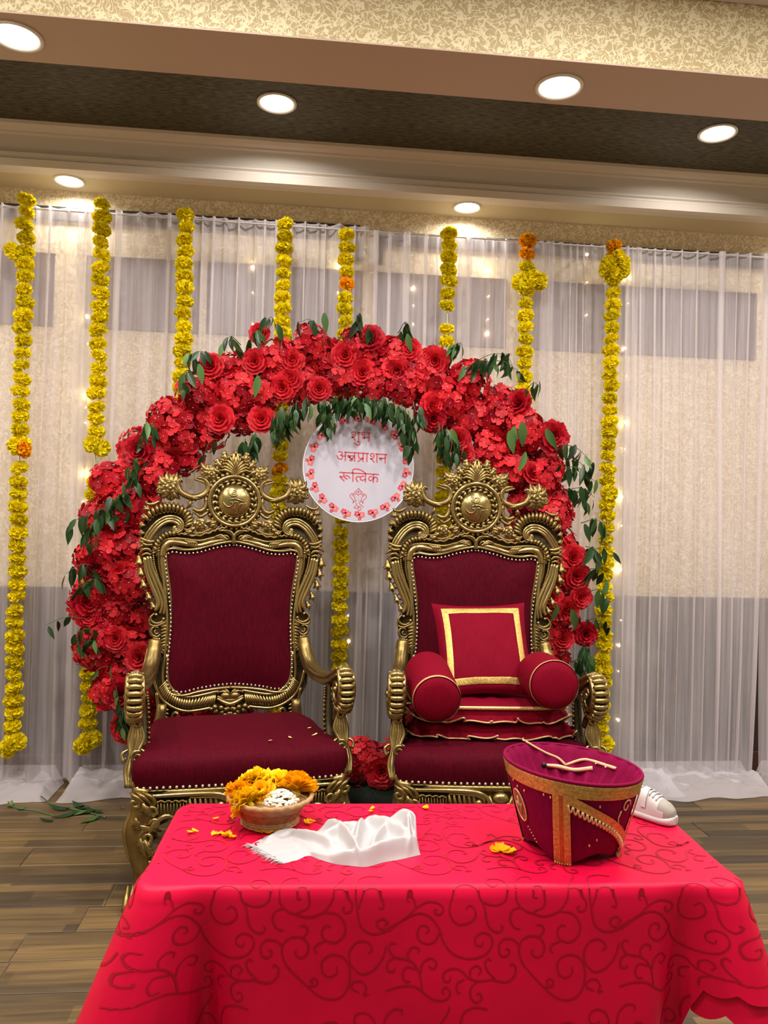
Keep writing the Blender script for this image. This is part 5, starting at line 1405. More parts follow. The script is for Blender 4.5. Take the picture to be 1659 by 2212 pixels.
def bolster(pf, pb, r, label):
    pf, pb = V3(pf), V3(pb); ax = pf - pb; Ln = np.linalg.norm(ax); ax /= Ln
    t = thing('bolster_cushion', label, 'cushion', (pf + pb) / 2, group='bolsters on the right throne')
    t.rotation_mode = 'QUATERNION'; t.rotation_quaternion = Vector(ax).to_track_quat('X', 'Z')
    h = Ln / 2; N = 40
    prof = [(-h - 0.012, 0.0008), (-h - 0.010, 0.6), (-h, 0.93), (-h + 0.02, 0.985), (-h * 0.5, 1.0), (0, 1.0), (h * 0.5, 1.0), (h - 0.02, 0.99), (h - 0.004, 0.965), (h + 0.008, 0.88), (h + 0.016, 0.6), (h + 0.020, 0.3), (h + 0.021, 0.0008)]
    m = MB(); m.grid(N, len(prof), lambda i, j: (prof[j][0], r * prof[j][1] * math.cos(2 * PI * i / N) * (1 + 0.01 * math.sin(5 * i + 2 * j)), r * prof[j][1] * math.sin(2 * PI * i / N)), closed_u=True, flip=True)
    m.build('bolster_cover', CRIMSON, t)
    q = MB(); q.grid(48, 3, lambda i, j: (h - 0.014 + 0.008 * j, r * (1.004 if j == 1 else 0.992) * math.cos(2 * PI * i / 48), r * (1.006 if j == 1 else 0.99) * math.sin(2 * PI * i / 48)), closed_u=True, flip=True)
    q.build('gold_band', ZARI_PALE, t)
    k_ = MB()
    for a in range(7): k_.tube(smooth_path([(-h - 0.008, 0, 0), (-h - 0.03, 0.02 * math.cos(a), 0.02 * math.sin(a)), (-h - 0.045, 0.035 * math.cos(a), 0.035 * math.sin(a) - 0.01)], 3), 0.005, 5)
    k_.build('tied_end', CRIMSON, t)
bolster(PD(944, 1511, 3.05), PD(921, 1450, 3.36), 0.095, 'left crimson bolster lying on the right throne, its gold-ringed end lower')
bolster(PD(1198, 1480, 3.08), PD(1163, 1455, 3.36), 0.097, 'right crimson bolster lying on the right throne, its gold-ringed end higher')

# ================================================================== TABLE AND CLOTH
TZ = 0.73
TC = Vector((0.313, 1.777, 0)); TROT = rad(-2.0); TW, TD = 1.2, 0.44
table = thing('folding_table', 'low rectangular table hidden beneath the red scroll-patterned cloth', 'table', TC, TROT)
tm = MB(); tm.box((0, 0, TZ - 0.018), (TW - 0.02, TD - 0.02, 0.028), bev=0.006); tm.build('tabletop', mat('table_laminate', (0.5, 0.45, 0.38), 0.5), table)
for sx in (-1, 1):
    for sy in (-1, 1):
        q = MB(); q.tube([(sx * 0.46, sy * 0.15, TZ - 0.03), (sx * 0.47, sy * 0.15, 0.0)], 0.014, 8); q.build('leg', IRON, table)
CLOTH = mat('red_damask', (0.62, 0.002, 0.040), 0.45, spec=0.18, var=0.10, vscale=6)
VINE = mat('damask_scroll', (0.34, 0.001, 0.020), 0.55, spec=0.25)
cloth = thing('tablecloth', 'red tablecloth with a darker curling scroll pattern draped over the low table', 'tablecloth', (TC.x, TC.y, 0), TROT)
RC = 0.03
def perim(s):
    """point and outward normal on the rim; s=0 mid front, positive to the right (counter-clockwise from above)"""
    L1 = TW / 2 - RC; L2 = TD - 2 * RC; q = RC * PI / 2
    sg = 1 if s >= 0 else -1; a = abs(s)
    if a <= L1: x, y, nx, ny = a, -TD / 2, 0, -1
    elif a <= L1 + q:
        th_ = (a - L1) / RC; x = L1 + RC * math.sin(th_); y = -TD / 2 + RC - RC * math.cos(th_); nx, ny = math.sin(th_), -math.cos(th_)
    elif a <= L1 + q + L2: x, y, nx, ny = TW / 2, -TD / 2 + RC + (a - L1 - q), 1, 0
    elif a <= L1 + 2 * q + L2:
        th_ = (a - L1 - q - L2) / RC; x = L1 + RC * math.cos(th_); y = TD / 2 - RC + RC * math.sin(th_); nx, ny = math.cos(th_), math.sin(th_)
    else: x, y, nx, ny = L1 - (a - L1 - 2 * q - L2), TD / 2, 0, 1
    return sg * x, y, sg * nx, ny
S_C = TW / 2 - RC + RC * PI / 4           # arc length at the corner's middle
S_MAX = TW / 2 - RC + 2 * RC * PI / 2 + TD - 2 * RC + TW / 2 - RC
def skirt(s, t):
    x, y, nx, ny = perim(s)
    a = abs(s); e = a - S_C
    cone = math.exp(-(e / 0.060) ** 2); val = math.exp(-((e + 0.115) / 0.040) ** 2); val2 = math.exp(-((e - 0.12) / 0.05) ** 2)
    d = t * (0.27 * cone - 0.22 * val - 0.10 * val2) + 0.004 * min(1, t / 0.05)
    d += 0.010 * min(1, t / 0.2) * (math.sin(7 * s + 0.6) * 0.6 + math.sin(13 * s + 2.0) * 0.5)
    if -S_C < s < S_C: d += 0.004 * t / 0.3 * math.sin(31 * s)
    # the corner folds swing outward along the diagonal
    sg = 1 if s >= 0 else -1
    kx = sg * cone * 0.14 * t
    r = 0.020
    drop = t if t > r else r * (1 - math.cos(min(PI / 2, t / r))) 
    o = d + r * min(1, t / r) * 0.6
    return V3((x + nx * o + kx, y + ny * o, TZ + 0.003 - drop))
def hem(s):
    """drop length: long in front, short at the right end"""
    a = s
    if -S_C + 0.02 <= a <= S_C - 0.125: return 0.42
    if a > S_C - 0.125:
        f = min(1, (a - S_C + 0.125) / 0.05); return 0.42 + (0.205 - 0.42) * f
    f = min(1, (-S_C + 0.02 - a) / 0.06); return 0.42 + (0.30 - 0.42) * f
smp = sorted(set([round(x, 4) for x in np.linspace(-S_MAX, S_MAX, 300)] + [round(sg * (S_C + d), 4) for sg in (-1, 1) for d in np.linspace(-0.22, 0.22, 110)]))
NS, NT, NI = len(smp), 26, 10
def cloth_pt(i, j):
    if j < NI:      # the flat top, in rings toward the middle line
        f = 0.0006 + 0.9994 * (j / NI) ** 0.6
        x, y, nx, ny = perim(smp[i])
        return (x * f, y * f, TZ + 0.003 + 0.0008 * math.sin(9 * x * f) * math.sin(14 * y * f) * (1 - f))
    u = (j - NI) / (NT - 1)
    return skirt(smp[i], hem(smp[i]) * (1 + (0.07 * abs(math.sin(smp[i] * 62)) * max(0, u - 0.9) * 10)) * u ** 1.5)
ctop = MB(); ctop.grid(NS, NT + NI, cloth_pt)
ctop.build('cloth', CLOTH, cloth)
# the second, longer layer of cloth seen under the right-hand corner
un = MB(); us_ = [S_C - 0.085 + 0.46 * k / 90 for k in range(91)]
un.grid(91, 12, lambda i, j: skirt(us_[i], 0.05 + (0.205 + 0.022 * abs(math.sin(us_[i] * 62 + 0.8))) * j / 11) + V3((-0.016 if us_[i] > S_C else 0.0, 0.012, 0)))
un.build('under_layer', CLOTH, cloth)
# woven scrolls
TILE = [[(200,395),(300,340),(380,305),(440,320),(490,380),(510,440),(560,500),(640,525),(720,510),(760,460),(750,415),(710,400),(675,420),(675,455),(705,465),(712,445)],
[(490,400),(470,440),(430,455),(390,435),(380,395),(400,365),(430,370),(435,395),(420,400)],[(320,330),(370,280),(430,250),(490,260),(510,285),(490,310),(465,300),(465,285),(478,290)],[(370,275),(360,240),(340,222),(325,235),(335,250)],
[(560,345),(540,290),(560,220),(620,190),(680,215),(710,250),(770,268),(820,250),(840,200),(820,150),(780,130),(740,145),(735,185),(765,205),(790,190)],[(700,240),(720,280),(730,340),(750,380),(790,400),(815,380),(805,365)],[(560,340),(590,358),(640,350),(672,320),(665,280),(640,268),(622,285)],
[(880,200),(890,150),(930,110),(970,115),(970,140)],[(880,190),(885,250),(920,290),(970,310),(1030,325),(1100,300),(1140,250),(1160,190),(1200,120),(1205,90)],[(970,300),(1020,280),(1030,240),(1010,205),(975,205),(970,230),(990,235)],[(1150,215),(1200,215),(1240,250),(1240,290),(1210,300),(1195,280),(1210,275)],
[(905,280),(865,290),(850,330),(870,375),(905,390)],[(1110,300),(1170,310),(1210,360),(1205,420),(1160,455),(1110,440),(1095,400),(1115,370),(1140,375)],[(1110,450),(1075,465),(1060,490),(1075,510)],
[(960,610),(920,560),(900,500),(910,450),(950,425),(1000,430),(1030,470),(1020,520),(985,530),(965,505),(975,490)],[(1000,430),(1025,400),(1015,370),(985,370)],[(900,470),(870,440),(820,435),(795,470),(805,515),(840,520),(850,490),(830,485)],
[(780,630),(740,590),(725,550),(740,528),(758,540)],[(770,635),(840,650),(880,620),(885,580),(865,560),(855,575)],[(960,610),(1030,680),(1090,730),(1150,745),(1210,720),(1240,650),(1235,570),(1200,525),(1140,520),(1100,555),(1105,610),(1140,632),(1175,610),(1172,575)],[(1030,680),(1070,680),(1080,655),(1060,640),(1045,655),(1060,670)],
[(230,685),(300,665),(370,665),(410,690),(470,730),(530,725),(550,690),(530,665),(510,680),(520,700)],[(410,690),(400,620),(380,570),(340,535),(270,520),(240,480),(250,450),(275,455)],[(400,600),(410,550),(450,525),(480,550),(465,578),(440,565)],[(380,580),(330,570),(310,605),(325,640),(350,640)],[(340,535),(335,500),(360,470),(390,480),(385,500)],[(265,520),(235,545),(235,585),(265,590),(270,575)],
[(640,620),(600,580),(550,575),(515,600),(520,635),(545,635),(550,615)],[(650,620),(650,580),(680,560),(705,580),(690,605)],[(640,620),(700,635),(780,630)],[(690,635),(655,665),(655,715),(685,740),(710,720),(700,695),(680,700)],[(620,625),(585,645),(585,685),(605,690)],
[(1270,290),(1260,200),(1280,120),(1340,95),(1400,110)],[(1270,290),(1290,370),(1350,405),(1430,385),(1520,320)],[(1275,280),(1300,220),(1360,210),(1395,240),(1400,280),(1375,275)],[(1440,390),(1380,375),(1370,345),(1400,330),(1425,350),(1405,365)],[(1240,560),(1235,500),(1270,450),(1320,445),(1350,480),(1330,500)],[(1240,560),(1290,605),(1350,590),(1400,530),(1420,460)],[(1290,700),(1250,680),(1260,650),(1300,645),(1325,680),(1310,710),(1340,705)]]
CU_ = 0.000392
vn = MB()
def surf(u, v):
    """cloth laid flat: u across, v toward the viewer past the front rim"""
    e = v - TD / 2
    if e <= 0:
        if abs(u) > TW / 2 - 0.008 or v < -TD / 2 + 0.008: return None
        return V3((u, -v, TZ + 0.0041))
    if abs(u) > S_C + 0.12 or e > hem(u) - 0.006: return None
    p = skirt(u, e); h = 1e-3
    nn = np.cross(skirt(u + h, e) - p, skirt(u, e + h) - p); nn /= max(1e-12, np.linalg.norm(nn))
    x, y, nx, ny = perim(u)
    if nn[0] * nx + nn[1] * ny < 0: nn = -nn
    return p + nn * 0.0008
def vine(pts):
    P = smooth_path([(p[0], p[1], 0) for p in pts], 5)
    run = []
    def flush():
        if len(run) > 1:
            N = len(run); vn.add([r[0] for r in run] + [r[1] for r in run], [(i, i + 1, N + i + 1, N + i) for i in range(N - 1)])
        run.clear()
    for i in range(len(P)):
        a, b_ = P[max(i - 1, 0)], P[min(i + 1, len(P) - 1)]
        t = b_ - a; nn = V3((-t[1], t[0], 0)); nn /= max(1e-9, np.linalg.norm(nn))
        wd = (0.0019 if P[i][1] < TD / 2 else 0.00125) * (0.55 + 0.75 * math.sin(PI * min(1, 0.25 + 0.6 * i / len(P))))
        A = surf(P[i][0] + nn[0] * wd, P[i][1] + nn[1] * wd); B_ = surf(P[i][0] - nn[0] * wd, P[i][1] - nn[1] * wd)
        if A is None or B_ is None: flush()
        else: run.append((A, B_))
    flush()
for ty_ in range(-2, 3):
    for tx_ in range(-3, 3):
        ox = -0.60 + tx_ * 1194 * CU_ + (0.21 if ty_ % 2 else 0.0); oy = TD / 2 - 85 * CU_ + ty_ * 668 * CU_
        for st in TILE:
            q = [(ox + (x - 200) * CU_, oy + (y - 90) * CU_) for x, y in st]
            if max(p[0] for p in q) < -0.8 or min(p[0] for p in q) > 0.8: continue
            vine(q)
setp(vn.build('woven_scrolls', VINE, cloth, smooth=False), kind='stuff')

# ================================================================== ON THE TABLE
CZ = TZ + 0.0045
def tp(px, py): p = PZ(px, py, CZ); return Vector((p.x, p.y, CZ))
# woven bowl
bk = tp(583, 1775)
STRAW = mat('straw_weave', (0.31, 0.155, 0.05), 0.65, var=0.3, vscale=60, bump=0.6, bscale=160)
STRAW_P = mat('pale_straw', (0.38, 0.22, 0.09), 0.65, var=0.2, vscale=60, bump=0.5, bscale=160)
STRAW_O = mat('orange_dyed_straw', (0.30, 0.085, 0.022), 0.65, var=0.3, vscale=60, bump=0.6, bscale=160)
bowl = thing('woven_bowl', 'round woven cane bowl filled with marigolds and white petals on the red cloth', 'basket', bk)
def coil(mb, r, z, tr_, ph, n=110, mi=0):
    mb.tube([V3(((r + 0.0009 * math.sin(i * 2 * PI * 24 / n + ph)) * math.cos(2 * PI * i / n), (r + 0.0009 * math.sin(i * 2 * PI * 24 / n + ph)) * math.sin(2 * PI * i / n), z)) for i in range(n)], tr_, 6, mi, closed=True)
m = MB()
for k in range(3): coil(m, 0.066 - 0.0005 * k, 0.004 + 0.0055 * k, 0.0036, k * PI)
m.build('foot_ring', STRAW_P, bowl)
m = MB()
for k in range(4): coil(m, 0.067 + 0.0026 * k, 0.0215 + 0.0058 * k, 0.0037, k * PI)
m.build('woven_wall', STRAW_O, bowl)
m = MB()
for k in range(4): coil(m, 0.079 + 0.0052 * k, 0.044 + 0.0050 * k, 0.0040, k * PI)
m.lathe([(0.003, 0.020), (0.05, 0.021), (0.066, 0.026), (0.080, 0.045), (0.095, 0.060)], 30)
m.build('flared_wall', STRAW, bowl)
m = MB()
m.tube([V3((0.0975 * math.cos(2 * PI * i / 120), 0.0975 * math.sin(2 * PI * i / 120), 0.063 + 0.0010 * math.sin(i * 1.3))) for i in range(120)], 0.0056, 7, closed=True)
m.build('bound_rim', STRAW_P, bowl)
def big_marigold(seed):
    R = random.Random(seed); m = MB()
    for q in range(5):
        f = (q + 1) / 5; npet = (9, 13, 17, 20, 22)[q]
        for k in range(npet):
            a = 2 * PI * (k + 0.5 * (q % 2)) / npet + R.uniform(-.2, .2)
            el = rad(80 - 72 * f + R.uniform(-10, 10))
            d = V3((math.cos(a) * math.cos(el), math.sin(a) * math.cos(el), math.sin(el))); s = V3((-math.sin(a), math.cos(a), 0)); u = np.cross(d, s)
            Lp = 0.026 * (0.72 + 0.4 * f) * R.uniform(0.85, 1.1); w = 0.0060 * (0.8 + 0.4 * f)
            b0 = V3((0, 0, 0.006 * (1 - f)))
            vs = [b0 - s * w * .3, b0 + s * w * .3, b0 + d * Lp * .6 - s * w, b0 + d * Lp * .6 + u * 0.003, b0 + d * Lp * .6 + s * w, b0 + d * Lp - s * w * .9 - u * 0.002 * R.uniform(0, 2), b0 + d * Lp * 1.06 + u * .001, b0 + d * Lp + s * w * .9 - u * 0.002 * R.uniform(0, 2)]
            m.add(vs, [(0, 1, 3), (0, 3, 2), (1, 4, 3), (2, 3, 6, 5), (3, 4, 7, 6)])
    m.lathe([(0.004, -0.012), (0.007, -0.006), (0.006, 0.002)], 8)
    return m
MARI_B = mat('bright_marigold', (0.90, 0.47, 0.002), 0.55, spec=0.2, objrand=0.08, trans=0.25)
MARI_Y = mat('golden_marigold', (0.90, 0.60, 0.004), 0.55, spec=0.2, objrand=0.08, trans=0.25)
bmg = [big_marigold(k).mesh('marigold_flower', [MARI_B]) for k in range(2)] + [big_marigold(7 + k).mesh('marigold_flower', [MARI_Y]) for k in range(2)]
for (dx, dy, dz, me, rx, ry, s, lab) in ((-0.070, 0.004, 0.062, 0, .5, -.4, 1.0, 'orange marigold at the left rim of the woven bowl'), (-0.048, -0.050, 0.060, 2, .9, -.3, 1.05, 'yellow marigold at the front left of the woven bowl'),
                                    (-0.036, 0.030, 0.074, 2, .4, -.2, 1.15, 'yellow marigold standing highest in the woven bowl'), (-0.020, -0.012, 0.068, 1, .6, 0, .9, 'orange marigold near the middle of the woven bowl'),
                                    (0.016, 0.045, 0.068, 3, .5, .1, 1.05, 'yellow marigold at the back of the woven bowl'), (0.060, 0.012, 0.066, 0, .5, .5, 1.25, 'big orange marigold at the right rim of the woven bowl'), (-0.076, -0.030, 0.056, 1, .8, -.7, .7, 'small orange marigold drooping over the left rim of the woven bowl')):
    o = link('marigold_flower', bmg[me], None, bk + Vector((dx, dy, dz)), (rx, ry, dx * 40), (s * 1.4,) * 3); setp(o, lab, 'flower', 'marigolds in the woven bowl')
rc = MB(); R = random.Random(5)
for k in range(360):
    a, rr = R.uniform(0, 6.28), math.sqrt(R.random()) * 0.048
    x, y = 0.022 + rr * math.cos(a), -0.030 + rr * math.sin(a) * 0.8
    z = 0.050 + 0.032 * (1 - (rr / 0.048) ** 2) + R.uniform(-.003, .003)
    rc.ball((x, y, z), (R.uniform(.004, .0065), R.uniform(.003, .0055), R.uniform(.002, .0036)), 5, 4)
o = rc.build('white_petals', mat('white_petal', (0.80, 0.76, 0.62), 0.6), None, loc=bk); setp(o, 'heap of small white petals at the front of the woven bowl', 'petals', kind='stuff')
tw_ = MB()
for (a, b_) in (((0.01, 0.012, 0.078), (0.085, -0.040, 0.070)), ((-0.02, -0.075, 0.060), (-0.052, -0.082, 0.064)), ((0.05, -0.02, 0.078), (0.062, -0.05, 0.075))):
    tw_.tube([V3(a), (V3(a) + V3(b_)) / 2 + V3((0, 0, 0.004)), V3(b_)], 0.0011, 5)
o = tw_.build('dry_stalk', mat('dry_stalk', (0.16, 0.15, 0.05), 0.7), None, loc=bk); setp(o, 'thin dry flower stalks lying across the white petals in the bowl', 'stalk')

# loose petals
def petal_mesh(seed, n=3, sc=1.0, matl=None):
    R = random.Random(seed); m = MB()
    for k in range(n):
        a = R.uniform(0, 6.28); L_, W2 = 0.017 * sc * R.uniform(.8, 1.2), 0.0065 * sc * R.uniform(.8, 1.2)
        d = V3((math.cos(a), math.sin(a), 0)); s = V3((-math.sin(a), math.cos(a), 0)); o = V3((R.uniform(-.008, .008), R.uniform(-.006, .006), 0)) * sc * (n > 1)
        vs = []
        for j, (t, w) in enumerate(((0, .3), (.4, .9), (.8, 1.0), (1, .6))):
            for i in (-1, 0, 1): vs.append(o + d * L_ * t + s * W2 * w * i + V3((0, 0, 0.0012 + 0.005 * sc * t * t * R.uniform(.5, 1.2) + 0.002 * abs(i))))
        m.add(vs, [(j * 3 + i, j * 3 + i + 1, j * 3 + i + 4, j * 3 + i + 3) for j in range(3) for i in range(2)])
    return m.mesh('petal', matl)
for (px, py, n, sc, lab) in ((424, 1799, 2, .8, 'single orange petal farthest left on the red cloth'), (459, 1770, 1, .8, 'tiny orange petal on the red cloth, left of the bowl'), (465, 1805, 2, .9, 'pale orange petal between two others left of the bowl'), (492, 1804, 5, 1.1, 'clump of curled orange petals left of the bowl foot'),
                             (572, 1800, 3, 1.0, 'orange petals at the front of the bowl foot'), (593, 1800, 4, 1.2, 'larger orange petals between the bowl and the white cloth'), (662, 1780, 4, .9, 'orange petals just right of the bowl foot'), (682, 1776, 1, .9, 'upright orange petal right of the bowl'),
                             (803, 1751, 2, .8, 'small orange petal behind the white cloth'), (918, 1747, 2, .9, 'small orange petal at the back edge of the red cloth'), (1086, 1841, 10, 1.5, 'biggest clump of orange petals, left of the velvet basket')):
    o = link('marigold_petal', petal_mesh(px, n, sc, MARI_B), None, tp(px, py)); setp(o, lab, 'petal', 'loose marigold petals on the red cloth')

# crumpled white satin
SATIN = mat('white_satin', (0.42, 0.40, 0.415), 0.34, spec=0.4)
scl = thing('satin_cloth', 'crumpled white satin cloth with a frayed end lying on the red cloth', 'cloth', tp(720, 1850))
top_l = [(538, 1826), (575, 1806), (605, 1796), (640, 1797), (690, 1795), (735, 1788), (780, 1785), (830, 1782), (882, 1782), (897, 1790)]
bot_l = [(606, 1866), (640, 1858), (666, 1848), (690, 1856), (725, 1866), (760, 1870), (792, 1872), (830, 1862), (870, 1855), (908, 1846)]
NU, NV = 140, 64
Tw = [tp(*p) for p in top_l]; Bw = [tp(*p) for p in bot_l]
Tp = smooth_path([V3(p) for p in Tw], 12); Bp = smooth_path([V3(p) for p in Bw], 12)
def at(C, t): x = t * (len(C) - 1); i = min(int(x), len(C) - 2); return C[i] + (C[i + 1] - C[i]) * (x - i)
RIDGES = [((0.46, 0.10), (0.60, 0.90), 0.05, .022), ((0.42, 0.55), (0.62, 0.35), 0.06, .018), ((0.60, 0.80), (0.66, 0.30), 0.045, .024), ((0.70, 0.25), (0.90, 0.75), 0.06, .024), ((0.80, 0.1), (0.98, 0.4), 0.07, .026), ((0.62, 0.95), (0.95, 0.85), 0.05, .018), ((0.88, 0.15), (0.93, 0.9), 0.04, .022), ((0.30, 0.3), (0.44, 0.7), 0.06, .014), ((0.10, 0.15), (0.34, 0.12), 0.06, .012), ((0.44, 0.98), (0.6, 0.92), 0.04, .014), ((0.70, 0.9), (0.78, 0.5), 0.04, .020)]
def sf_(i, j):
    u, v = i / (NU - 1), j / (NV - 1)
    a, b_ = at(Tp, u), at(Bp, u)
    p = a + (b_ - a) * v
    h = 0.0
    for (c0, c1_, wd, hh) in RIDGES:
        c0, c1_ = V3(c0), V3(c1_); d = c1_ - c0; q = V3((u, v)) - c0
        k = max(0, min(1, (q @ d) / (d @ d))); r = q - k * d; dist = math.hypot(r[0] * 1.8, r[1] * 0.7)
        h = max(h, 1.5 * hh * max(0, 1 - dist / wd / 1.5) ** 1.1 * (0.6 + 0.4 * math.sin(PI * (0.15 + 0.7 * k))))
    body = 0.020 * (math.sin(PI * min(1, v * 0.96 + 0.02)) ** 0.5) * min(1, max(0, (u - 0.22) / 0.3))
    h2 = body + h + 0.006 * (1 - abs(mnoise.noise((u * 9, v * 5, 3.1)))) * min(1, u * 3)
    e = min(1, (1 - v) / 0.06, (1 - u) / 0.02, u / 0.01 + 0.1); q_ = min(1, v / 0.22); e *= q_ * q_ * (3 - 2 * q_)
    return V3((p[0], p[1], CZ - 0.0006 + h2 * e)) - V3(scl.location)
GP = np.array([[sf_(i, j) for i in range(NU)] for j in range(NV)])
for _ in range(3):
    Zs = GP[:, :, 2].copy()
    Zs[1:-1, 1:-1] = (GP[1:-1, 1:-1, 2] * 2 + GP[:-2, 1:-1, 2] + GP[2:, 1:-1, 2] + GP[1:-1, :-2, 2] + GP[1:-1, 2:, 2]) / 6
    Zs[0, 1:-1] = (GP[0, :-2, 2] + GP[0, 2:, 2] + GP[0, 1:-1, 2]) / 3
    GP[:, :, 2] = Zs
m = MB(); m.grid(NU, NV, lambda i, j: GP[j, i], flip=True); m.build('satin', SATIN, scl)
fr = MB(); R = random.Random(8)
for k in range(70):
    v = k / 69; a = V3(tp(538, 1826)) + (V3(tp(606, 1866)) - V3(tp(538, 1826))) * v
    d = V3((-1, -0.35, 0)) + V3((R.uniform(-.3, .3), R.uniform(-.5, .5), 0)); d /= np.linalg.norm(d); l = R.uniform(.008, .02)
    fr.tube([a + d * -0.006 + V3((0, 0, 0.002)) - V3(scl.location), a + d * l * .5 + V3((0, 0, R.uniform(.002, .006))) - V3(scl.location), a + d * l + V3((0, 0, .001)) - V3(scl.location)], [0.0008, 0.0007, 0.0003], 4)
setp(fr.build('frayed_fringe', SATIN, scl), kind='stuff')

# velvet basket
bc = tp(1232, 1828)
bas = thing('velvet_basket', 'magenta velvet basket with gold braid bands standing on the red cloth', 'basket', bc)
HB = 0.185; RT, RB = 0.150, 0.098
TILT = 0.075
def bw_(a, h, off=0.0):
    """wall point at angle a (0 = right, -90deg = toward the viewer), relative height h"""
    A0 = rad(-118)
    lift = 0.020 * (1 - math.cos(4 * (a - A0))) / 2 * (1 - h) ** 2
    r = RB + (RT - RB) * (h ** 0.85) - 0.006 * (1 - math.cos(4 * (a - A0))) / 2 * (1 - h) + off
    z = lift + HB * h - TILT * h * r * math.cos(a)
    return V3((r * math.cos(a), r * math.sin(a), z))
NA = 96
m = MB(); m.grid(NA, 14, lambda i, j: bw_(2 * PI * i / NA, j / 13, 0.002 * math.sin(i * 0.35) * (1 - j / 13)), closed_u=True); m.build('outer_wall', MAGENTA, bas)
def inner(a, f):
    """lining sinking from the rim (f=0) to the shallow middle (f=1)"""
    r = RT * (1 - f)
    pl = 0.012 * math.sin(22 * a + 1.5 * math.sin(3 * a)) * math.sin(PI * min(1, f * 1.3)) * (1 - f)
    z = HB + 0.004 - 0.115 * (1 - (1 - f) ** 2.2) + pl + 0.008 * math.sin(PI * f * 6) * (f < 0.16)
    return V3((r * math.cos(a), r * math.sin(a), z - TILT * r * math.cos(a)))
m = MB(); m.grid(NA * 2, 18, lambda i, j: inner(PI * i / NA, j / 17 * 0.9995), closed_u=True, flip=False); m.build('lining', MAGENTA, bas)
m = MB(); m.tube([bw_(2 * PI * i / NA, 1.0) + V3((0, 0, 0.001)) for i in range(NA)], 0.004, 8, closed=True); m.build('padded_rim', MAGENTA, bas)
band = MB()
def bandf(i, j):
    h = 0.985 - 0.165 * j / 8
    return bw_(2 * PI * i / NA, h, 0.003 + (0.0016 if j % 2 else 0.0))
band.grid(NA, 9, bandf, closed_u=True, flip=True); band.build('gold_rim_band', ZARI, bas)
ORANGE_Z = mat('rust_braid', (0.42, 0.10, 0.02), 0.45, 0.3, var=0.3, vscale=120)
for k in range(4):
    a0 = rad(-118) + k * PI / 2
    s = MB(); hw_ = 0.0175
    def sfn(i, j):
        h = 0.84 * (1 - i / 15) ; da = (j - 4) / 4 * hw_ / (RB + (RT - RB) * h)
        p = bw_(a0 + da, max(0, h), 0.0035 + (0.0015 if j in (1, 3, 5, 7) else 0))
        return p - V3((0, 0, 0.006 * (i / 15) ** 3))
    s.grid(16, 9, sfn); s.f = s.f; 
    for q in range(len(s.f)):
        j = q // 15
        if j in (3, 4): s.m[q] = 1
    o = s.build('gold_strip', [ZARI, ORANGE_Z], bas)
    tuft = MB(); R = random.Random(k)
    for q in range(7):
        p = bw_(a0 + (q - 3) * 0.05, 0, 0.004); tuft.tube([p + V3((0, 0, 0.004)), p * V3((1.05, 1.05, 0)) + V3((0, 0, 0.001))], 0.0018, 4)
    tuft.build('frayed_end', ZARI, o)
# diagonal braid with scalloped edge
dg = MB(); sc_ = MB()
def diag(t, w):
    a = rad(-112) + rad(82) * t; h = 0.80 - 0.62 * t ** 1.15
    return bw_(a, max(0, h + w), 0.004)
dg.grid(30, 5, lambda i, j: diag(i / 29, -0.06 + 0.12 * j / 4) + V3((0, 0, 0))); dg.build('diagonal_braid', ZARI, bas)
for k in range(20):
    t0 = k / 20; pts = [diag(t0 + 0.047 * q / 8, -0.06 - 0.075 * math.sin(PI * q / 8)) for q in range(9)]
    sc_.tube([p * V3((1.01, 1.01, 1)) for p in pts], 0.0022, 5)
sc_.build('scalloped_trim', ZARI_PALE, bas)
# embroidered oval and drops
em = MB(); a0 = rad(-169)
ov = [bw_(a0 + 0.17 * math.cos(t), 0.50 + 0.20 * math.sin(t), 0.0028) for t in np.linspace(0, 2 * PI, 25)[:-1]]
em.add([bw_(a0, 0.5, 0.003)] + ov, [(0, 1 + k, 1 + (k + 1) % 24) for k in range(24)], 1)
em.tube(ov, 0.0018, 5, closed=True)
for d in (-.08, 0, .08): em.tube([bw_(a0 + d, 0.62 - abs(d), 0.004), bw_(a0 + d * 0.6 + .02, 0.5, 0.004), bw_(a0 + d, 0.38 + abs(d), 0.004)], 0.0012, 4)
for k in range(6): em.ball(bw_(a0 + 0.10 + 0.03 * k, 0.24 - 0.035 * k, 0.003), 0.0018, 5, 4)
em.build('embroidered_oval', [ZARI_PALE, mat('bronze_embroidery', (0.22, 0.12, 0.07), 0.5, 0.3)], bas)
ep = MB(); a1 = rad(-55)
ep.tube([bw_(a1 + 0.10 * math.cos(t) * (1 - t / 9), 0.72 + 0.09 * math.sin(t) * (1 - t / 12), 0.003) for t in np.linspace(0, 6.5, 20)], 0.0017, 5)
ep.tube([bw_(a1 - 0.10, 0.66, 0.003), bw_(a1 - 0.12, 0.56, 0.003), bw_(a1 - 0.04, 0.44, 0.003)], 0.0017, 5)
for (da, h) in ((-84, .76), (-74, .20), (-66, .26), (-22, .83), (-112, .78), (-118, .79), (-160, .86), (-156, .80), (-150, .75), (-140, .74), (-70, .74)):
    ep.ball(bw_(rad(da - 15), h, 0.002), (0.0022, 0.0022, 0.0034), 5, 4)
setp(ep.build('embroidered_curl', ZARI_PALE, bas), kind='stuff')
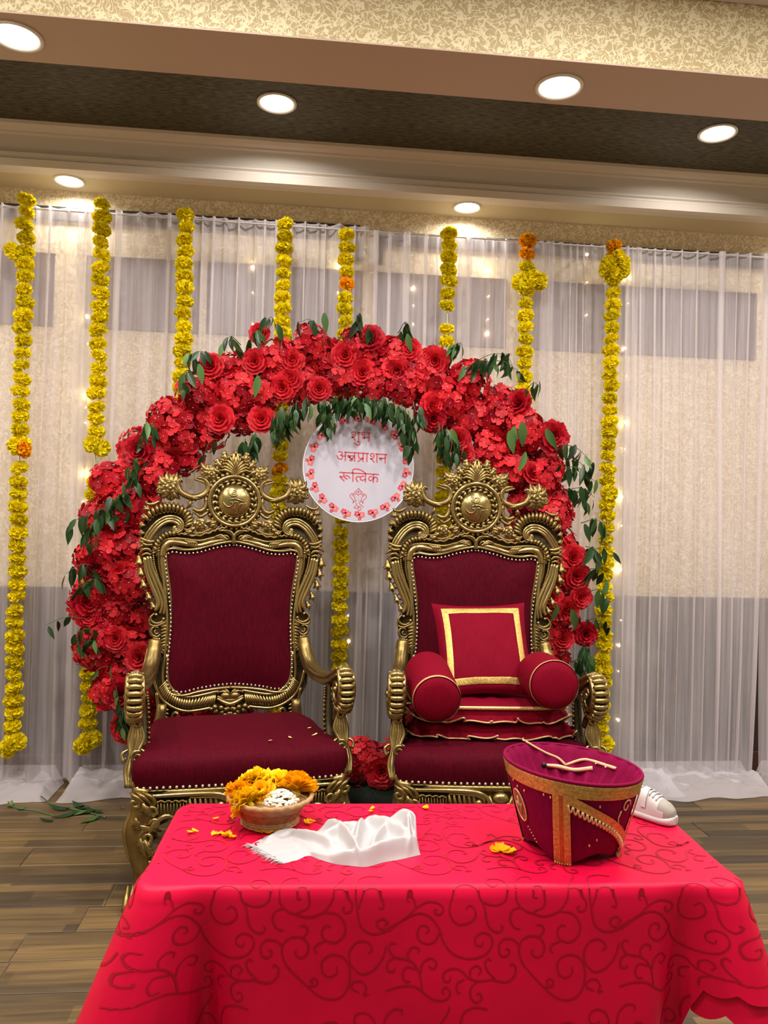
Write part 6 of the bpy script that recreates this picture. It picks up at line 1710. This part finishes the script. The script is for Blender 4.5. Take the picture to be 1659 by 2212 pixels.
# cord lying in the basket
COTTON = mat('peach_cord', (0.72, 0.42, 0.24), 0.7, bump=0.5, bscale=300)
cd_ = thing('braided_cord', 'loose peach and gold cord lying in the velvet basket', 'cord', bc + Vector((0, 0, HB)))
def ip(px, py):     # point on the lining seen at this pixel
    d = ray(px, py); best = None
    for k in range(400):
        t = 1.35 + k * 0.0025; p = CAM + d * t; q = p - bc; r = math.hypot(q.x, q.y)
        if r < RT * 0.995:
            a = math.atan2(q.y, q.x); s = inner(a, 1 - r / RT)
            if q.z <= s[2] + 0.002: return V3((q.x, q.y, s[2] + 0.004 - HB))
    return V3((0, 0, 0))
c_ = MB(); c_.tube(smooth_path([ip(1136, 1604), ip(1160, 1618), ip(1180, 1630), ip(1205, 1640), ip(1222, 1655)], 5), 0.0030, 6)
for da in (-.5, 0, .5): c_.tube([ip(1136, 1604), ip(1136, 1604) + V3((-0.008, 0.008 * da, 0.004))], 0.0016, 4)
c_.build('thin_cord', COTTON, cd_)
c_ = MB(); c_.tube(smooth_path([ip(1180, 1655), ip(1205, 1660), ip(1240, 1668), ip(1280, 1665)], 5), [0.004, 0.0055, 0.005, 0.0055], 7); c_.tube(smooth_path([ip(1222, 1658), ip(1262, 1646), ip(1300, 1656), ip(1330, 1664)], 5), [0.003, 0.0032, 0.004, 0.004], 6); c_.build('thick_cord', COTTON, cd_)
c_ = MB(); c_.ball(ip(1175, 1655), 0.0068, 7, 5); c_.build('dark_cord_end', IRON, cd_)
c_ = MB()
for p in ((1260, 1650), (1287, 1657), (1308, 1664)): c_.ball(ip(*p) + V3((0, 0, 0.003)), 0.0024, 6, 4)
c_.build('pearl_bead', PEARL, cd_)

# toddler shoe
sp_ = tp(1402, 1766)
shoe = thing('toddler_shoe', 'small white toddler sneaker with a grey toe cap at the table corner', 'shoe', sp_, rad(-52))
SHW = mat('white_leather', (0.52, 0.50, 0.50), 0.45, bump=0.1, bscale=200); SHG = mat('grey_suede', (0.30, 0.275, 0.245), 0.8); SHS = mat('white_rubber', (0.55, 0.53, 0.53), 0.5); DK = mat('shoe_lining', (0.3, 0.29, 0.29), 0.8)
SL = 0.135
def sole_w(t): return 0.027 * (0.84 + 0.32 * t) * max(0.0, 1 - abs(2 * t - 1) ** 5.0) ** 0.42 + 0.0005
tt_ = [0.5 - 0.5 * math.cos(PI * k / 20) for k in range(21)]
m = MB(); m.grid(24, 21, lambda i, j: ((-0.5 + tt_[j]) * SL * 1.03, sole_w(tt_[j]) * 1.07 * math.cos(2 * PI * i / 24), 0.0095 + 0.0105 * max(-0.85, min(0.9, 1.6 * math.sin(2 * PI * i / 24))) + 0.008 * max(0, tt_[j] - .8)), closed_u=True)
m.build('sole', SHS, shoe, fixn=True)
def up(t, a):   # upper: t heel..toe, a around the top half
    hgt = float(np.interp(t, [0, .12, .3, .5, .7, .88, 1.0], [.052, .060, .058, .052, .040, .031, .016]))
    w = sole_w(t) * 0.97
    c, s = math.cos(a), math.sin(a)
    return V3(((-0.49 + 0.98 * t) * SL, w * (abs(c) ** 0.8) * (1 if c >= 0 else -1) * (1 - 0.25 * s * (t < .55)), 0.017 + hgt * (max(0.0, s) ** 0.75) * min(1.0, (max(1e-6, w) / 0.012) ** 0.5)))
m = MB(); m.grid(17, 22, lambda i, j: up(0.5 - 0.5 * math.cos(PI * j / 21), PI * i / 16), 0)
for q in range(len(m.f)):
    i, j = q % 16, q // 16
    if j >= 14 and (j >= 16 or 2 <= i <= 13): m.m[q] = 1
m.build('upper', [SHW, SHG], shoe, fixn=True)
m = MB(); m.ball((-0.036, 0, 0.070), (0.026, 0.015, 0.005), 12, 5); m.build('ankle_opening', DK, shoe)
m = MB(); m.grid(14, 4, lambda i, j: up(0.42 + 0.10 * j / 3, PI * (0.04 + 0.92 * i / 13)) + V3((0, 0, 0.0035)) * 1.0 + V3((0, 0.002 * math.cos(PI * i / 13), 0))); m.build('strap', SHW, shoe)
m = MB()
for k in range(3):
    t = 0.56 + 0.07 * k; m.tube([up(t, PI * x) + V3((0, 0, 0.003)) for x in np.linspace(.3, .7, 6)], 0.0022, 5)
m.build('elastic_lace', SHW, shoe)
m = MB(); m.grid(10, 3, lambda i, j: up(0.08 + 0.22 * j / 2, PI * (0.02 + 0.25 * i / 9)) + V3((0, 0.0012, 0))); m.grid(10, 3, lambda i, j: up(0.08 + 0.22 * j / 2, PI * (0.98 - 0.25 * i / 9)) + V3((0, -0.0012, 0))); m.build('heel_panel', SHW, shoe)

# petals on the left throne seat
M1 = Matrix.Translation(throne.location) @ Matrix.Rotation(rad(10.4), 4, 'Z')
PALE_P = mat('pale_yellow_petal', (0.85, 0.62, 0.22), 0.6)
for k, (px, py, lab) in enumerate(((580, 1601, 'tiny pale petal nearest the middle of the left throne seat'), (630, 1595, 'long pale petal slanting on the left throne seat'), (664, 1574, 'pale petal farthest back on the left throne seat'), (676, 1589, 'forked pale petal toward the right of the left throne seat'))):
    d = ray(px, py); z = 0.582 - 0.004 * (k > 1)
    p = CAM + d * ((z - CAM.z) / d.z)
    o = link('flower_petal', petal_mesh(900 + k, 1 if k < 3 else 2, 0.9, PALE_P), None, (p.x, p.y, z)); setp(o, lab, 'petal', 'petals on the left throne seat')
# stems on the floor at left
def fz(px, py): p = PZ(px, py, 0.0); return V3((p.x, p.y, 0.0))
rs = thing('leafy_stem', 'cut green stem with dark leaves lying on the floor by the curtain hem', 'stem', fz(170, 1755))
b0 = V3(rs.location)
st = MB(); st.tube(smooth_path([fz(88, 1733) - b0 + V3((0, 0, .03)), fz(120, 1746) - b0 + V3((0, 0, .01)), fz(170, 1754) - b0 + V3((0, 0, .008)), fz(208, 1762) - b0 + V3((0, 0, .006)), fz(228, 1768) - b0 + V3((0, 0, .005))], 5), 0.0035, 6); st.build('stalk', LEAF_L, rs)
for k, (px, py, a, s) in enumerate(((150, 1752, -1.2, 1.3), (178, 1748, -.6, 1.5), (195, 1750, -1.0, 1.4), (165, 1760, -2.0, 1.3), (205, 1758, -1.4, 1.4), (213, 1768, -2.4, 1.2), (188, 1758, -1.8, 1.2), (222, 1758, -1.2, 1.1))):
    link('leaf', (LF + LFL)[k % 7], rs, tuple(fz(px, py) - b0 + V3((0, 0, 0.020))), (rad(78), 0, -a), (s,) * 3)
rb = thing('rosebud_stem', 'thin stem with a pale rosebud lying on the floor at the far left', 'stem', fz(60, 1757))
b0 = V3(rb.location)
st = MB(); st.tube(smooth_path([fz(18, 1744) - b0 + V3((0, 0, .01)), fz(45, 1750) - b0 + V3((0, 0, .008)), fz(80, 1754) - b0 + V3((0, 0, .005)), fz(116, 1764) - b0 + V3((0, 0, .004))], 5), 0.0028, 6); st.build('stalk', LEAF_L, rb)
dv = fz(18, 1735) - fz(24, 1746); dv = dv / np.linalg.norm(dv)
st = MB()
for k in range(5):
    q = fz(24, 1746) - b0 + V3((0, 0, .016)); a = 2 * PI * k / 5; o_ = V3((0.012 * math.cos(a), 0.004 * math.sin(a), 0.010 * math.sin(a)))
    leaf_tube(st, [q, q + dv * 0.012 + o_, q + dv * 0.034 + o_ * 1.2], 0.006, 0, 0.8)
st.build('calyx', LEAF_L, rb)
st = MB(); q = fz(24, 1746) - b0 + V3((0, 0, .017))
for k in range(3): st.tube(smooth_path([q + dv * 0.008, q + dv * 0.022 + V3((.003 * math.cos(2 * k), 0, .003 * math.sin(2 * k))), q + dv * 0.040], 4), [0.005, 0.010, 0.009, 0.004], 8)
st.build('bud', mat('pink_bud', (0.6, 0.22, 0.17), 0.6), rb)
st = MB(); st.ball(fz(46, 1750) - b0 + V3((0, 0, .010)), (.022, .014, .006), 8, 5); st.build('leaf', LEAF_L, rb)
o = link('fallen_leaf', LF[0], None, tuple(fz(115, 1775) + V3((0, 0, 0.008))), (rad(85), 0, 1.4), (.8,) * 3); setp(o, 'small dark curled leaf lying alone on the floor tiles at left', 'leaf')
o = link('floor_petal', petal_mesh(77, 2, 1.1, MARI_O), None, tuple(fz(263, 1745) + V3((0, 0, .001)))); setp(o, 'small orange petal on the floor beside the left throne leg', 'petal')
